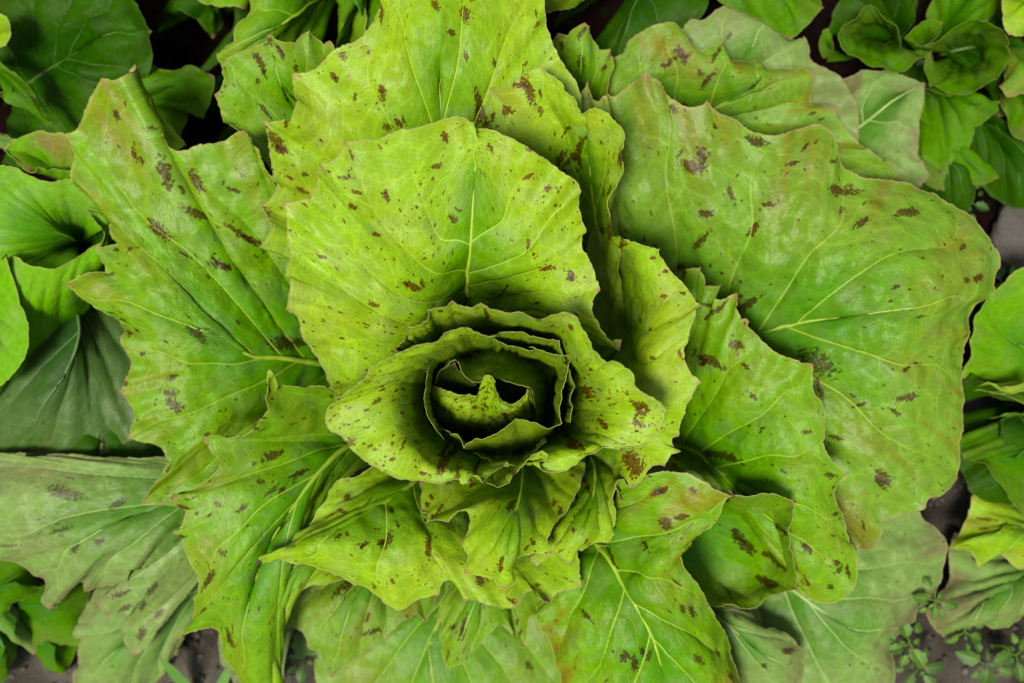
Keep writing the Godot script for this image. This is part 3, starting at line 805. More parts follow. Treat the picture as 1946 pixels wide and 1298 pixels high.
	# leaf below it, to the lower left
	leaf(P, [760,810,9, 700,780,10.5, 660,760,11.8, 640,748,12.3, 600,742,12.7, 555,740,13, 530,737,13.2, 514,741,13.4, 506,755,13.4, 508,775,13.2, 490,790,13, 472,812,13, 440,825,13, 410,832,13.1, 387,838,13.2, 400,855,13.1, 418,873,13, 415,890,13, 400,905,13, 365,930,13, 327,945,13.1, 340,958,13, 355,970,12.9, 352,980,12.9, 345,1000,12.8, 329,1012,12.8, 350,1030,12.7, 350,1045,12.6, 362,1065,12.5, 378,1095,12.3, 380,1120,12.2, 370,1150,12, 355,1185,11.8, 339,1213,11.6, 370,1202,11.6, 400,1190,11.5, 415,1200,11.3, 418,1225,11.1, 419,1250,11, 435,1275,10.8, 450,1305,10.6, 490,1350,10, 530,1310,10, 535,1200,10.6, 530,1110,11.2, 560,1040,11.2, 640,940,10.8, 720,880,9.8, 780,850,8.5],
		[900,800,4, 780,815,7.5, 700,835,9.6, 650,855,10.8, 600,905,11.6, 555,965,12, 520,1020,11.9, 490,1080,11.7], {"tip": [450,1305], "pal": "g", "bulge": 0.7, "nl": 5, "lag": 1.1, "spots": 0.8, "stretch": 2.4, "spotsize": 0.85, "puff": 0.22, "fat": 1.3, "flush": 0.3,
		"big": [[523,864,20,10,-20], [570,898,20,6,-25], [535,932,12,5,-55], [462,962,14,5,-35], [395,1105,30,8,-60], [345,968,16,5,15], [345,1015,12,5,0], [386,1160,14,4,-50], [470,1000,4,3,0], [533,1005,28,6,-50], [436,1210,26,8,80], [600,940,40,5,-55], [500,790,5,3,0], [485,812,5,4,0], [480,760,0.8,0.8,0], [373,977,7,3,-50], [395,980,6,3,-30]]})
	leaf(P, [503,757,13.4, 509,742,13.7, 507,722,14.1, 509,706,14.3, 514,702,14.4, 518,708,14.4, 521,715,14.2, 527,728,13.9, 526,738,13.5, 518,746,13.2], [514,752,13.2, 514,740,13.6, 514,725,14], {"tip": [511,703], "pal": "y", "bulge": 0.25, "puff": 0.0, "ruffle": 0.0, "plain": true, "ribs": false, "step": 3.0, "nl": 1}, "curled_tooth")
	# right middle leaf
	leaf(P, [1120,740,7, 1200,640,9.5, 1260,560,11, 1290,522,11.6, 1302,511,12, 1331,508,12.2, 1337,525,12.2, 1338,545,12.2, 1355,545,12.3, 1368,541,12.5, 1365,552,12.5, 1358,568,12.5, 1375,570,12.6, 1397,559,12.8, 1398,590,12.8, 1400,612,12.8, 1416,609,12.9, 1422,625,12.9, 1440,640,13, 1470,668,13, 1500,680,13.1, 1544,692,13.2, 1545,715,13.2, 1548,745,13.1, 1566,779,13.1, 1566,820,13, 1563,845,13, 1575,870,13, 1592,890,13, 1609,899,13, 1592,925,12.9, 1590,945,12.9, 1600,970,12.9, 1606,985,12.8, 1612,1010,12.7, 1625,1045,12.5, 1628,1075,12.2, 1615,1110,12, 1590,1138,11.8, 1560,1147,11.8, 1535,1137,11.8, 1518,1124,11.6, 1496,1085,9.4, 1489,1030,9.4, 1484,968,9.8, 1400,945,9.5, 1320,895,8.6, 1220,862,7],
		[1000,800,5, 1200,828,7.5, 1270,842,9, 1320,858,10.2, 1370,895,11, 1430,930,11.7], {"tip": [1606,985], "pal": "g", "bulge": 0.9, "lag": 0.85, "spots": 0.55, "spotsize": 0.9, "stretch": 2.0, "puff": 0.34, "flush": 0.25, "fat": 1.1, "nl": 5,
		"big": [[1398,652,20,9,-15], [1352,683,22,11,0], [1412,697,9,5,40], [1348,593,18,7,-20], [1358,580,14,5,-35], [1370,865,44,9,3], [1430,758,10,5,40], [1535,818,10,5,0], [1533,1038,14,8,45], [1592,1072,9,6,40], [1595,1087,12,5,-50], [1612,1090,14,5,80], [1578,1110,8,5,60], [1535,1105,16,3,60], [1540,1018,0.8,0.8,0], [1590,975,12,4,-15], [1580,905,16,5,10], [1350,760,0.8,0.8,0], [1325,470,0.8,0.8,0], [1430,850,0.8,0.8,0], [1570,990,0.8,0.8,0]]})
	# cupped lobe with a raised right rim
	leaf(P, [1320,1130,10, 1340,1150,10.6, 1365,1151,10.6, 1390,1149,10.6, 1426,1158,10.7, 1455,1138,11, 1480,1131,11.4, 1519,1122,12, 1512,1090,12.6, 1505,1065,13, 1500,1022,13.5, 1501,989,13.8, 1503,957,14, 1480,940,14.2, 1447,934,14.2, 1419,936,14.1, 1388,934,14],
		[1270,1080,8.3, 1280,1060,8.3, 1290,1040,8.3, 1305,1020,8.3, 1320,1000,8.5, 1335,985,8.7, 1345,975,9, 1355,965,9, 1362,955,10],
		{"rail": true, "in": [[1300,1110,9, 1350,1120,9.2, 1400,1115,9.3, 1436,1085,9.6, 1452,1045,10.2, 1452,1008,10.8, 1440,982,10.8, 1416,966,11.4, 1384,952,12]], "pal": "g", "bulge": 0.0, "puff": 0.18, "ruffle": 0.1, "ribs": false, "spots": 0.5, "flush": 0.3, "nl": 3, "big": [[1400,1020,22,10,55], [1418,1035,20,14,60], [1475,1065,24,8,50], [1457,1110,14,8,10], [1478,1000,9,3,60], [1385,1130,8,3,60]]})
	# big leaf at the bottom right, its top edge curled over
	leaf(P, [1090,960,9, 1050,1060,10.6, 1026,1130,11.2, 1016,1170,11.3, 1026,1191,11.2, 1037,1223,11.1, 1049,1255,11, 1065,1310,10.8, 1090,1400,10, 1250,1440,9.5, 1400,1400,10, 1412,1330,10.8, 1409,1290,11, 1400,1250,11.2, 1391,1219,11.4, 1375,1190,11.7, 1345,1155,12.1, 1320,1110,12.6, 1295,1075,13, 1288,1050,13.2, 1300,1035,13.4, 1335,1010,13.5, 1360,985,13.7, 1375,952,13.9, 1392,936,14, 1365,930,14.3, 1330,915,14.4, 1290,903,14.3, 1240,900,13.8, 1205,914,13.2, 1179,922,12.9, 1182,945,12.6, 1205,957,12.4, 1226,975,12.2, 1230,995,12, 1216,1015,11.8, 1184,1029,11.6, 1137,1034,11.4, 1105,1020,10.5],
		[1040,890,5, 1090,960,8.5, 1125,1020,10.6, 1160,1070,11.5, 1195,1130,12, 1235,1200,12.1, 1258,1275,11.8, 1268,1350,11.3], {"tip": [1250,1440], "pal": "g", "bulge": 0.6, "nl": 4, "lag": 1.0, "lat": [0.06, 0.14, 0.23, 0.33, 0.42, 0.5, 0.57, 0.64, 0.71, 0.78, 0.85, 0.92], "spots": 0.5, "stretch": 2.0, "puff": 0.42, "flush": 0.75, "fat": 1.3,
		"big": [[1265,1000,18,13,60], [1208,1258,20,9,80], [1315,1160,15,6,65], [1225,1240,14,6,70], [1255,930,16,7,-10], [1316,930,8,6,50], [1362,1237,12,4,55], [1230,1035,11,4,60], [1250,940,20,5,-30], [1230,1245,14,5,100], [1112,1170,16,5,45], [1160,1050,26,4,62]]})

func outer_ring(P: Node3D) -> void:
	# broad leaf on the right
	leaf(P, [1080,560,8, 1130,420,10, 1135,300,11.2, 1112,230,12, 1104,212,12.3, 1101,187,12.5, 1117,155,12.6, 1130,187,12.5, 1137,192,12.5, 1155,172,12.6, 1166,183,12.6, 1184,169,12.6, 1205,152,12.6, 1227,136,12.7, 1250,153,12.6, 1263,165,12.6, 1274,187,12.5, 1308,204,12.5, 1325,202,12.5, 1341,192,12.5, 1361,212,12.4, 1401,228,12.4, 1426,248,12.4, 1469,258,12.4, 1505,248,12.5, 1530,240,12.5, 1557,235,12.6, 1575,243,12.5, 1588,266,12.4, 1598,302,12.3, 1620,327,12.2, 1643,339,12.2, 1680,341,12.1, 1729,345,12, 1750,358,12, 1790,369,12, 1836,406,11.8, 1857,435,11.7, 1883,480,11.6, 1890,523,11.6, 1891,558,11.7, 1865,584,11.5, 1843,622,11.4, 1836,645,11.4, 1829,688,11.3, 1831,720,11.3, 1836,758,11.3, 1829,793,11.2, 1822,827,11.2, 1826,860,11.1, 1827,896,11.1, 1818,917,11.1, 1785,936,11, 1757,942,11, 1751,957,10.9, 1740,965,10.9, 1710,978,10.8, 1678,993,10.7, 1675,1020,10.7, 1663,1040,10.7, 1645,1044,10.6, 1629,1040,10.6, 1600,1000,10.2, 1500,920,9, 1350,850,7.5, 1200,800,6],
		[1000,770,3.5, 1150,700,5.5, 1250,668,7.2, 1340,648,8.8, 1430,634,10.2, 1530,612,11.2, 1610,603,11.7], {"tip": [1891,558], "pal": "o", "bulge": 1.2, "lag": 0.8, "lat": [0.07, 0.14, 0.21, 0.29, 0.37, 0.44, 0.5, 0.58, 0.66, 0.75, 0.84, 0.92], "spots": 0.4, "spotsize": 1.0, "stretch": 2.2, "puff": 0.42, "flush": 0.5, "fat": 1.3,
		"big": [[1312,320,26,13,15], [1334,300,20,12,75], [1348,286,6,4,40], [1338,288,0.8,0.8,0], [1435,272,24,10,10], [1596,360,32,11,10], [1722,400,32,10,-8], [1640,423,22,7,-35], [1500,311,14,5,-15], [1330,465,22,8,-55], [1287,512,16,7,-35], [1340,410,16,7,15],  [1462,390,12,6,10], [1725,757,24,8,-20], [1680,910,22,14,50], [1420,585,26,9,-40], [1590,835,14,4,25], [1380,285,0.8,0.8,0], [1275,207,12,6,50], [1362,238,8,4,60], [1560,737,16,4,75], [1720,700,12,4,-30], [1740,690,12,4,0], [1575,665,0.8,0.8,0], [1525,282,12,4,-45], [1582,310,8,5,0], [1290,292,10,4,-60], [1860,525,10,7,0], [1635,770,14,4,-20], [1600,905,0.8,0.8,0]]})
	twig = [on_leaf(1552, 720), on_leaf(1557, 736), on_leaf(1565, 751)]
	# leaves behind, upper right
	leaf(P, [1170,380,7, 1090,320,8, 1040,200,9.5, 1043,110,10.4, 1052,78,10.8, 1061,64,11, 1078,70,10.9, 1094,58,11, 1111,49,11.2, 1123,72,11, 1137,95,11, 1160,93,11, 1160,122,10.9, 1159,151,10.6, 1165,200,10, 1190,300,8.5], [1100,500,4, 1115,320,7.5, 1108,220,9.3, 1103,140,10.5], {"tip": [1111,49], "pal": "g", "nl": 3, "bulge": 0.4, "spots": 0.8, "stretch": 2.2, "big": [[1100,65,16,5,-60], [1105,115,16,6,-65], [1068,85,8,4,80], [1065,115,9,3,80], [1145,130,8,4,-50]]})
	leaf(P, [1200,450,5.5, 1150,300,8, 1145,200,9.6, 1150,140,10.2, 1160,108,10.4, 1184,103,10.5, 1195,79,10.6, 1213,65,10.7, 1235,52,10.8, 1272,42,10.9, 1293,50,10.8, 1307,65,10.7, 1318,86,10.6, 1332,97,10.6, 1354,86,10.6, 1371,80,10.7, 1373,100,10.6, 1377,119,10.5, 1408,112,10.5, 1449,103,10.5, 1448,126,10.4, 1453,138,10.4, 1469,142,10.4, 1498,144,10.4, 1543,145,10.5, 1546,165,10.4, 1543,187,10.3, 1552,205,10.2, 1570,200,10.2, 1588,206,10.2, 1598,234,10.1, 1627,266,10, 1660,288,9.9, 1696,317,9.8, 1714,340,9.8, 1650,400,8.5, 1500,440,6.5], [1080,560,2.5, 1200,350,6.5, 1290,250,8.7, 1370,200,9.8, 1430,180,10.2], {"tip": [1449,103], "pal": "o", "nl": 5, "bulge": 0.6, "spots": 0.3, "stretch": 2.4, "flush": 0.8, "puff": 0.3, "big": [[1290,100,16,9,50], [1305,110,16,6,-60], [1272,115,16,5,-50], [1360,105,20,5,-55], [1345,150,18,6,-45], [1262,128,8,4,0], [1430,165,18,5,-50]]})
	leaf(P, [1250,460,4, 1260,250,7.2, 1280,120,8.8, 1298,55,9.4, 1314,34,9.6, 1340,36,9.6, 1361,18,9.7, 1389,2,9.8, 1408,9,9.8, 1426,27,9.7, 1440,23,9.7, 1461,15,9.8, 1480,36,9.6, 1494,54,9.5, 1505,70,9.4, 1531,66,9.5, 1537,85,9.4, 1537,108,9.3, 1552,124,9.2, 1570,130,9.2, 1588,140,9.2, 1599,150,9.2, 1630,220,8.6, 1600,320,7.5, 1450,430,5.5], [1150,500,2.5, 1290,280,6.5, 1370,170,8.3, 1420,105,9.1], {"tip": [1461,15], "pal": "p", "nl": 4, "bulge": 0.5, "spots": 0.15, "flush": 0.4})
	leaf(P, [1400,480,3.5, 1560,300,6.8, 1590,200,8.2, 1597,149,8.6, 1627,135,8.7, 1652,131,8.8, 1685,133,8.8, 1721,144,8.8, 1740,152,8.9, 1757,159,9, 1755,194,8.8, 1750,216,8.7, 1746,245,8.6, 1744,281,8.4, 1744,302,8.3, 1769,334,8.2, 1753,352,8, 1700,420,6.5, 1500,480,4], [1200,560,2.5, 1420,400,5.8, 1540,310,7.3, 1620,250,8.3, 1680,205,9.1, 1728,173,9.2], {"tip": [1757,159], "pal": "p", "nl": 4, "bulge": -0.5, "spots": 0.15, "flush": 0.75})
	# low leaves, lower left
	leaf(P, [640,810,6.5, 480,850,8.3, 320,868,9.5, 270,868,9.6, 200,866,9.6, 100,862,9.6, 0,860,9.5, -80,880,9.3, -140,960,9, -60,1040,9, 0,1065,9, 30,1072,9, 60,1090,9, 85,1103,8.9, 90,1122,8.8, 86,1140,8.7, 95,1153,8.6, 120,1135,8.8, 140,1114,8.9, 158,1107,9, 157,1128,8.8, 190,1122,8.9, 225,1108,9, 247,1102,9.2, 243,1108,9.2, 215,1120,8.9, 195,1135,8.7, 187,1147,8.6, 205,1169,8.4, 230,1164,8.5, 248,1168,8.5, 236,1182,8.4, 230,1197,8.3, 234,1225,8.1, 248,1249,7.9, 275,1230,8.1, 320,1180,8.3, 355,1140,8.5, 385,1080,8.7, 420,1000,8.6, 500,950,8, 640,880,7],
		[860,800,3, 680,850,6, 520,900,8.3, 400,940,9.2, 300,965,9.6, 230,985,9.7], {"tip": [60,1090], "pal": "p", "nl": 5, "bulge": 0.7, "spots": 0.3, "stretch": 3.0, "flush": 0.65, "puff": 0.3, "spotcol": Color(0.62, 0.45, 0.62), "big": [[232,1128,24,6,-20], [240,1155,20,6,-25], [225,960,22,8,-25], [265,1205,20,8,-65], [300,1165,16,6,-50], [190,1027,12,6,-15], [140,1040,16,8,-50], [290,1118,20,6,-50], [270,1150,16,5,-60], [130,935,40,12,15]]})
	leaf(P, [480,1040,5, 330,1070,6.4, 220,1100,6.9, 170,1120,7, 163,1160,7, 150,1178,7, 135,1191,7, 140,1201,7, 166,1204,7, 161,1222,6.9, 155,1242,6.7, 157,1267,6.5, 149,1294,6.3, 165,1330,6, 230,1340,5.6, 295,1300,5.8, 328,1247,6.2, 345,1215,6.4, 400,1130,6.2, 480,1090,5.4], [660,930,2.5, 480,1050,5, 360,1130,6.6, 290,1180,7.1, 240,1220,7.1], {"tip": [149,1294], "pal": "p", "nl": 4, "bulge": 0.5, "spots": 0.25, "stretch": 2.5, "flush": 0.55})
	# low leaves, bottom
	leaf(P, [700,1000,7.5, 590,1050,9, 545,1110,9.3, 533,1150,9.3, 538,1191,9.2, 560,1193,9.2, 583,1205,9.1, 590,1226,9, 608,1237,9, 620,1262,8.9, 631,1286,8.8, 666,1259,9, 699,1230,9.2, 715,1207,9.3, 722,1205,9.3, 728,1219,9.3, 735,1205,9.4, 756,1180,9.5, 778,1165,9.6, 794,1158,9.6, 803,1167,9.6, 809,1181,9.6, 821,1162,9.7, 831,1131,9.8, 850,1060,9], [850,900,4, 770,1000,7.5, 710,1080,9.2, 670,1140,9.6], {"tip": [631,1286], "pal": "o", "nl": 4, "bulge": 0.4, "spots": 0.5, "stretch": 2.6, "flush": 0.55, "puff": 0.25, "big": [[665,1110,30,9,-60], [700,1175,14,5,-60], [710,1200,12,4,-50], [690,1205,8,4,-40], [645,1120,20,6,-50]]})
	leaf(P, [900,1020,8.5, 852,1080,9.7, 848,1112,10, 846,1133,10.1, 839,1155,10.1, 829,1177,10.1, 839,1183,10, 838,1200,10, 838,1227,10, 839,1252,9.9, 847,1279,9.8, 868,1266,9.9, 882,1255,9.9, 891,1234,10, 911,1223,10, 932,1201,10.1, 947,1187,10.2, 959,1188,10.1, 972,1194,10.1, 983,1212,10, 997,1229,10, 1000,1212,10, 1004,1176,10.2, 1012,1169,10.3, 1024,1169,10.3, 1040,1120,10, 1010,1040,9], [950,900,4, 935,1010,8.5, 920,1085,10, 905,1140,10.4], {"tip": [847,1279], "pal": "g", "nl": 3, "bulge": 0.3, "spots": 0.9, "stretch": 3.0, "big": [[880,1195,36,5,100], [862,1190,12,4,-50], [985,1185,8,3,80], [990,1205,14,4,100]]})
	leaf(P, [760,1020,5, 660,1120,6.8, 606,1200,7.2, 597,1250,7.1, 605,1310,6.9, 650,1400,6.3, 850,1450,6.2, 1050,1400,6.6, 1090,1290,7.1, 1070,1180,7.2, 1000,1060,6], [930,900,2.5, 880,1050,5.5, 845,1150,7.2, 815,1230,7.5], {"tip": [850,1450], "pal": "o", "nl": 5, "bulge": 0.5, "spots": 0.25, "flush": 0.4, "lag": 0.9, "fat": 1.2})
	# small leaf showing under it
	leaf(P, [480,1150,7, 430,1180,7.8, 419,1200,8, 415,1215,8, 418,1235,7.9, 419,1252,7.8, 432,1265,7.6, 443,1285,7.4, 455,1320,7, 500,1340,6.6, 540,1300,6.8, 530,1200,7.2], [620,1080,5, 540,1150,7.2, 490,1210,7.6], {"tip": [455,1320], "pal": "p", "nl": 3, "bulge": 0.3, "spots": 0.8, "stretch": 2.0, "big": [[438,1225,22,8,80]]})
	# low leaves, lower right
	leaf(P, [1220,1060,6.5, 1320,1110,8.2, 1365,1152,9, 1376,1144,9.1, 1390,1148,9.1, 1426,1161,9.2, 1447,1180,9.2, 1473,1196,9.2, 1498,1212,9.1, 1516,1234,9, 1526,1264,8.9, 1523,1285,8.8, 1510,1300,8.7, 1470,1330,8.4, 1400,1300,8.2, 1330,1220,8, 1240,1130,7], [1120,940,4, 1250,1070,7, 1340,1150,8.8, 1400,1200,9.3, 1440,1240,9.4], {"tip": [1526,1264], "pal": "p", "nl": 4, "bulge": 0.4, "spots": 0.35, "stretch": 1.8, "flush": 0.5, "big": [[1495,1235,16,6,10], [1455,1265,8,5,50], [1450,1190,10,4,30]]})
	leaf(P, [1440,860,5.5, 1620,930,7.4, 1720,960,8.2, 1747,965,8.4, 1760,989,8.4, 1786,1011,8.4, 1802,1038,8.4, 1796,1058,8.3, 1786,1090,8.2, 1775,1119,8.1, 1766,1148,8, 1742,1167,8, 1727,1199,7.9, 1701,1212,7.8, 1692,1248,7.6, 1687,1295,7.4, 1640,1380,7, 1520,1420,6.4, 1430,1330,7, 1410,1220,7.3, 1400,1100,6.6, 1360,980,5], [1120,860,2.5, 1300,980,5.6, 1420,1065,7.4, 1520,1130,8.3, 1600,1190,8.6], {"tip": [1727,1199], "pal": "p", "nl": 5, "bulge": 0.5, "spots": 0.15, "stretch": 3, "flush": 0.7, "lag": 0.8, "puff": 0.3, "fat": 1.2})

# ---------------------------------------------------------------- the bed round it
func stem(P: Node3D, r: float, top: float) -> void:
	var st := SurfaceTool.new()
	st.begin(Mesh.PRIMITIVE_TRIANGLES)
	var prof := [[1.0, -0.02], [0.95, 0.35], [1.1, 0.7], [0.9, 0.95], [0.3, 1.0]]
	for k in prof.size():
		for a in 17:
			var ang := TAU * a / 16.0
			var rr: float = r * prof[k][0] * (1.0 + 0.08 * sin(ang * 5.0 + k))
			st.add_vertex(Vector3(cos(ang) * rr, prof[k][1] * top, sin(ang) * rr))
	for k in prof.size() - 1:
		for a in 16:
			var q := k * 17 + a
			st.add_index(q); st.add_index(q + 1); st.add_index(q + 17)
			st.add_index(q + 1); st.add_index(q + 18); st.add_index(q + 17)
	st.generate_normals()
	var mi := MeshInstance3D.new()
	mi.name = numbered("stem")
	mi.mesh = st.commit()
	var mt := StandardMaterial3D.new()
	mt.albedo_color = Color(0.22, 0.30, 0.10)
	mt.roughness = 0.6
	mi.material_override = mt
	P.add_child(mi, true)

func ground_at(x: float, y: float) -> Vector3:
	var g := at(x, y, 0.0)
	g.y = soil_h(g.x, g.z) - 0.001
	return g

func soil_h(x: float, z: float) -> float:
	var h := NF.get_noise_2d(x * 260.0, z * 260.0) * 0.014 + NF.get_noise_2d(x * 1100.0 + 50.0, z * 1100.0) * 0.009
	var c := NC.get_noise_2d(x * 1500.0, z * 1500.0)
	return h + (-c - 0.5) * 0.011 - 0.006

# shade under the crowded upper part painted into the soil colour, grey lower down
func painted_shade(x: float, z: float) -> float:
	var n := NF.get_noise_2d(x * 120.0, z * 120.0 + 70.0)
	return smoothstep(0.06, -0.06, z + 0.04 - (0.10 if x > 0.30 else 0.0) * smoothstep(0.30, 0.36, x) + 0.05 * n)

func soil() -> void:
	var nx := 330
	var nz := 240
	var V := PackedVector3Array()
	var C := PackedColorArray()
	for i in nx + 1:
		var u := 2.0 * i / nx - 1.0
		var x := 0.46 * u + 1.6 * u * pow(absf(u), 7.0)
		for j in nz + 1:
			var v := 2.0 * j / nz - 1.0
			var z := 0.33 * v + 1.6 * v * pow(absf(v), 7.0)
			V.append(Vector3(x, soil_h(x, z), z))
			var n := NF.get_noise_2d(x * 700.0 + 9.0, z * 700.0)
			var n2 := NF.get_noise_2d(x * 120.0, z * 120.0 + 70.0)
			C.append(Color(0.092, 0.085, 0.072).lerp(Color(0.034, 0.029, 0.023), clampf(0.5 + n * 0.9 + n2 * 0.8, 0.0, 1.0)).lerp(Color(0.004, 0.0038, 0.0022), painted_shade(x, z)))
	var N := grid_normals(V, nx, nz)
	var idx := PackedInt32Array()
	for i in nx:
		for j in nz:
			var q := i * (nz + 1) + j
			idx.append_array(PackedInt32Array([q, q + nz + 1, q + 1, q + 1, q + nz + 1, q + nz + 2]))
	var arr := []
	arr.resize(Mesh.ARRAY_MAX)
	arr[Mesh.ARRAY_VERTEX] = V
	arr[Mesh.ARRAY_NORMAL] = N
	arr[Mesh.ARRAY_COLOR] = C
	arr[Mesh.ARRAY_INDEX] = idx
	var mesh := ArrayMesh.new()
	mesh.add_surface_from_arrays(Mesh.PRIMITIVE_TRIANGLES, arr)
	var mi := MeshInstance3D.new()
	mi.name = "ground"
	mi.mesh = mesh
	var mt := StandardMaterial3D.new()
	mt.vertex_color_use_as_albedo = true
	mt.albedo_texture = PAL.plain[0]
	mt.heightmap_enabled = true
	mt.heightmap_texture = skin[2][1]
	mt.heightmap_scale = 0.25
	mt.uv1_triplanar = true
	mt.uv1_scale = Vector3(9, 9, 9)
	mt.roughness = 0.95
	mt.metallic_specular = 0.2
	mi.material_override = mt
	mi.set_meta("kind", "structure")
	mi.set_meta("label", "grey brown crumbly garden soil under and between the lettuces")
	mi.set_meta("category", "ground")
	add_child(mi, true)
	soil_material = mt
	# loose crumbs
	rng.seed = 77
	var st := SurfaceTool.new()
	st.begin(Mesh.PRIMITIVE_TRIANGLES)
	for k in 5200:
		var x := rng.randf_range(-0.42, 0.42)
		var z := rng.randf_range(-0.29, 0.29)
		var r := rng.randf_range(0.0006, 0.0026) * (2.2 if rng.randf() < 0.08 else 1.0)
		lump(st, Vector3(x, soil_h(x, z) + r * 0.3, z), Vector3(r * rng.randf_range(0.8, 1.5), r * rng.randf_range(0.6, 1.0), r), rng.randf() * TAU, (Color(0.105, 0.096, 0.082) * rng.randf_range(0.4, 1.2)).lerp(Color(0.005, 0.0045, 0.003), painted_shade(x, z)))
	st.generate_normals()
	var cr := MeshInstance3D.new()
	cr.name = "soil_crumbs"
	cr.mesh = st.commit()
	cr.material_override = mt
	cr.set_meta("kind", "stuff")
	cr.set_meta("label", "loose crumbs of dry grey soil scattered over the ground")
	cr.set_meta("category", "soil")
	add_child(cr, true)

var soil_material: StandardMaterial3D

func lump(st: SurfaceTool, c: Vector3, r: Vector3, turn: float, col: Color) -> void:
	var P := []
	var b := Basis(Vector3.UP, turn)
	for k in 3:
		for a in 6:
			var th := [0.45, 1.3, 2.3][k] as float
			var ang := TAU * (a + 0.5 * k) / 6.0
			var j := rng.randf_range(0.75, 1.2)
			P.append(c + b * (Vector3(sin(th) * cos(ang), cos(th), sin(th) * sin(ang)) * r * j))
	for k in 2:
		for a in 6:
			var q := k * 6 + a
			var q2 := k * 6 + (a + 1) % 6
			for x in [q, q2, q + 6, q2, q2 + 6, q + 6]:
				st.set_color(col)
				st.add_vertex(P[x])
	for a in range(1, 5):
		for x in [0, a + 1, a]:
			st.set_color(col)
			st.add_vertex(P[x])

func stone(x: float, y: float, r: Vector3, label: String, col: Color) -> void:
	rng.seed = int(x)
	var g := ground_at(x, y)
	var m := SphereMesh.new()
	m.radius = 1.0
	m.height = 2.0
	m.radial_segments = 40
	m.rings = 24
	var a := m.get_mesh_arrays()
	var V: PackedVector3Array = a[Mesh.ARRAY_VERTEX]
	for i in V.size():
		var v := V[i]
		V[i] = v * (1.0 + 0.32 * NF.get_noise_3d(v.x * 22.0 + x, v.y * 22.0, v.z * 22.0) + 0.06 * NF.get_noise_3d(v.x * 120.0, v.y * 120.0, v.z * 120.0)) * r
	a[Mesh.ARRAY_VERTEX] = V
	var st := SurfaceTool.new()
	var am := ArrayMesh.new()
	am.add_surface_from_arrays(Mesh.PRIMITIVE_TRIANGLES, a)
	st.create_from(am, 0)
	st.generate_normals()
	var mi := MeshInstance3D.new()
	mi.name = numbered("stone")
	mi.mesh = st.commit()
	var mt := StandardMaterial3D.new()
	mt.albedo_color = col
	mt.albedo_texture = PAL.plain[0]
	mt.heightmap_enabled = true
	mt.heightmap_texture = skin[1][1]
	mt.heightmap_scale = 0.15
	mt.uv1_triplanar = true
	mt.uv1_scale = Vector3(14, 14, 14)
	mt.roughness = 0.9
	mi.material_override = mt
	mi.position = g + Vector3(0, r.y * 0.5, 0)
	mi.set_meta("label", label)
	mi.set_meta("category", "stone")
	add_child(mi, true)

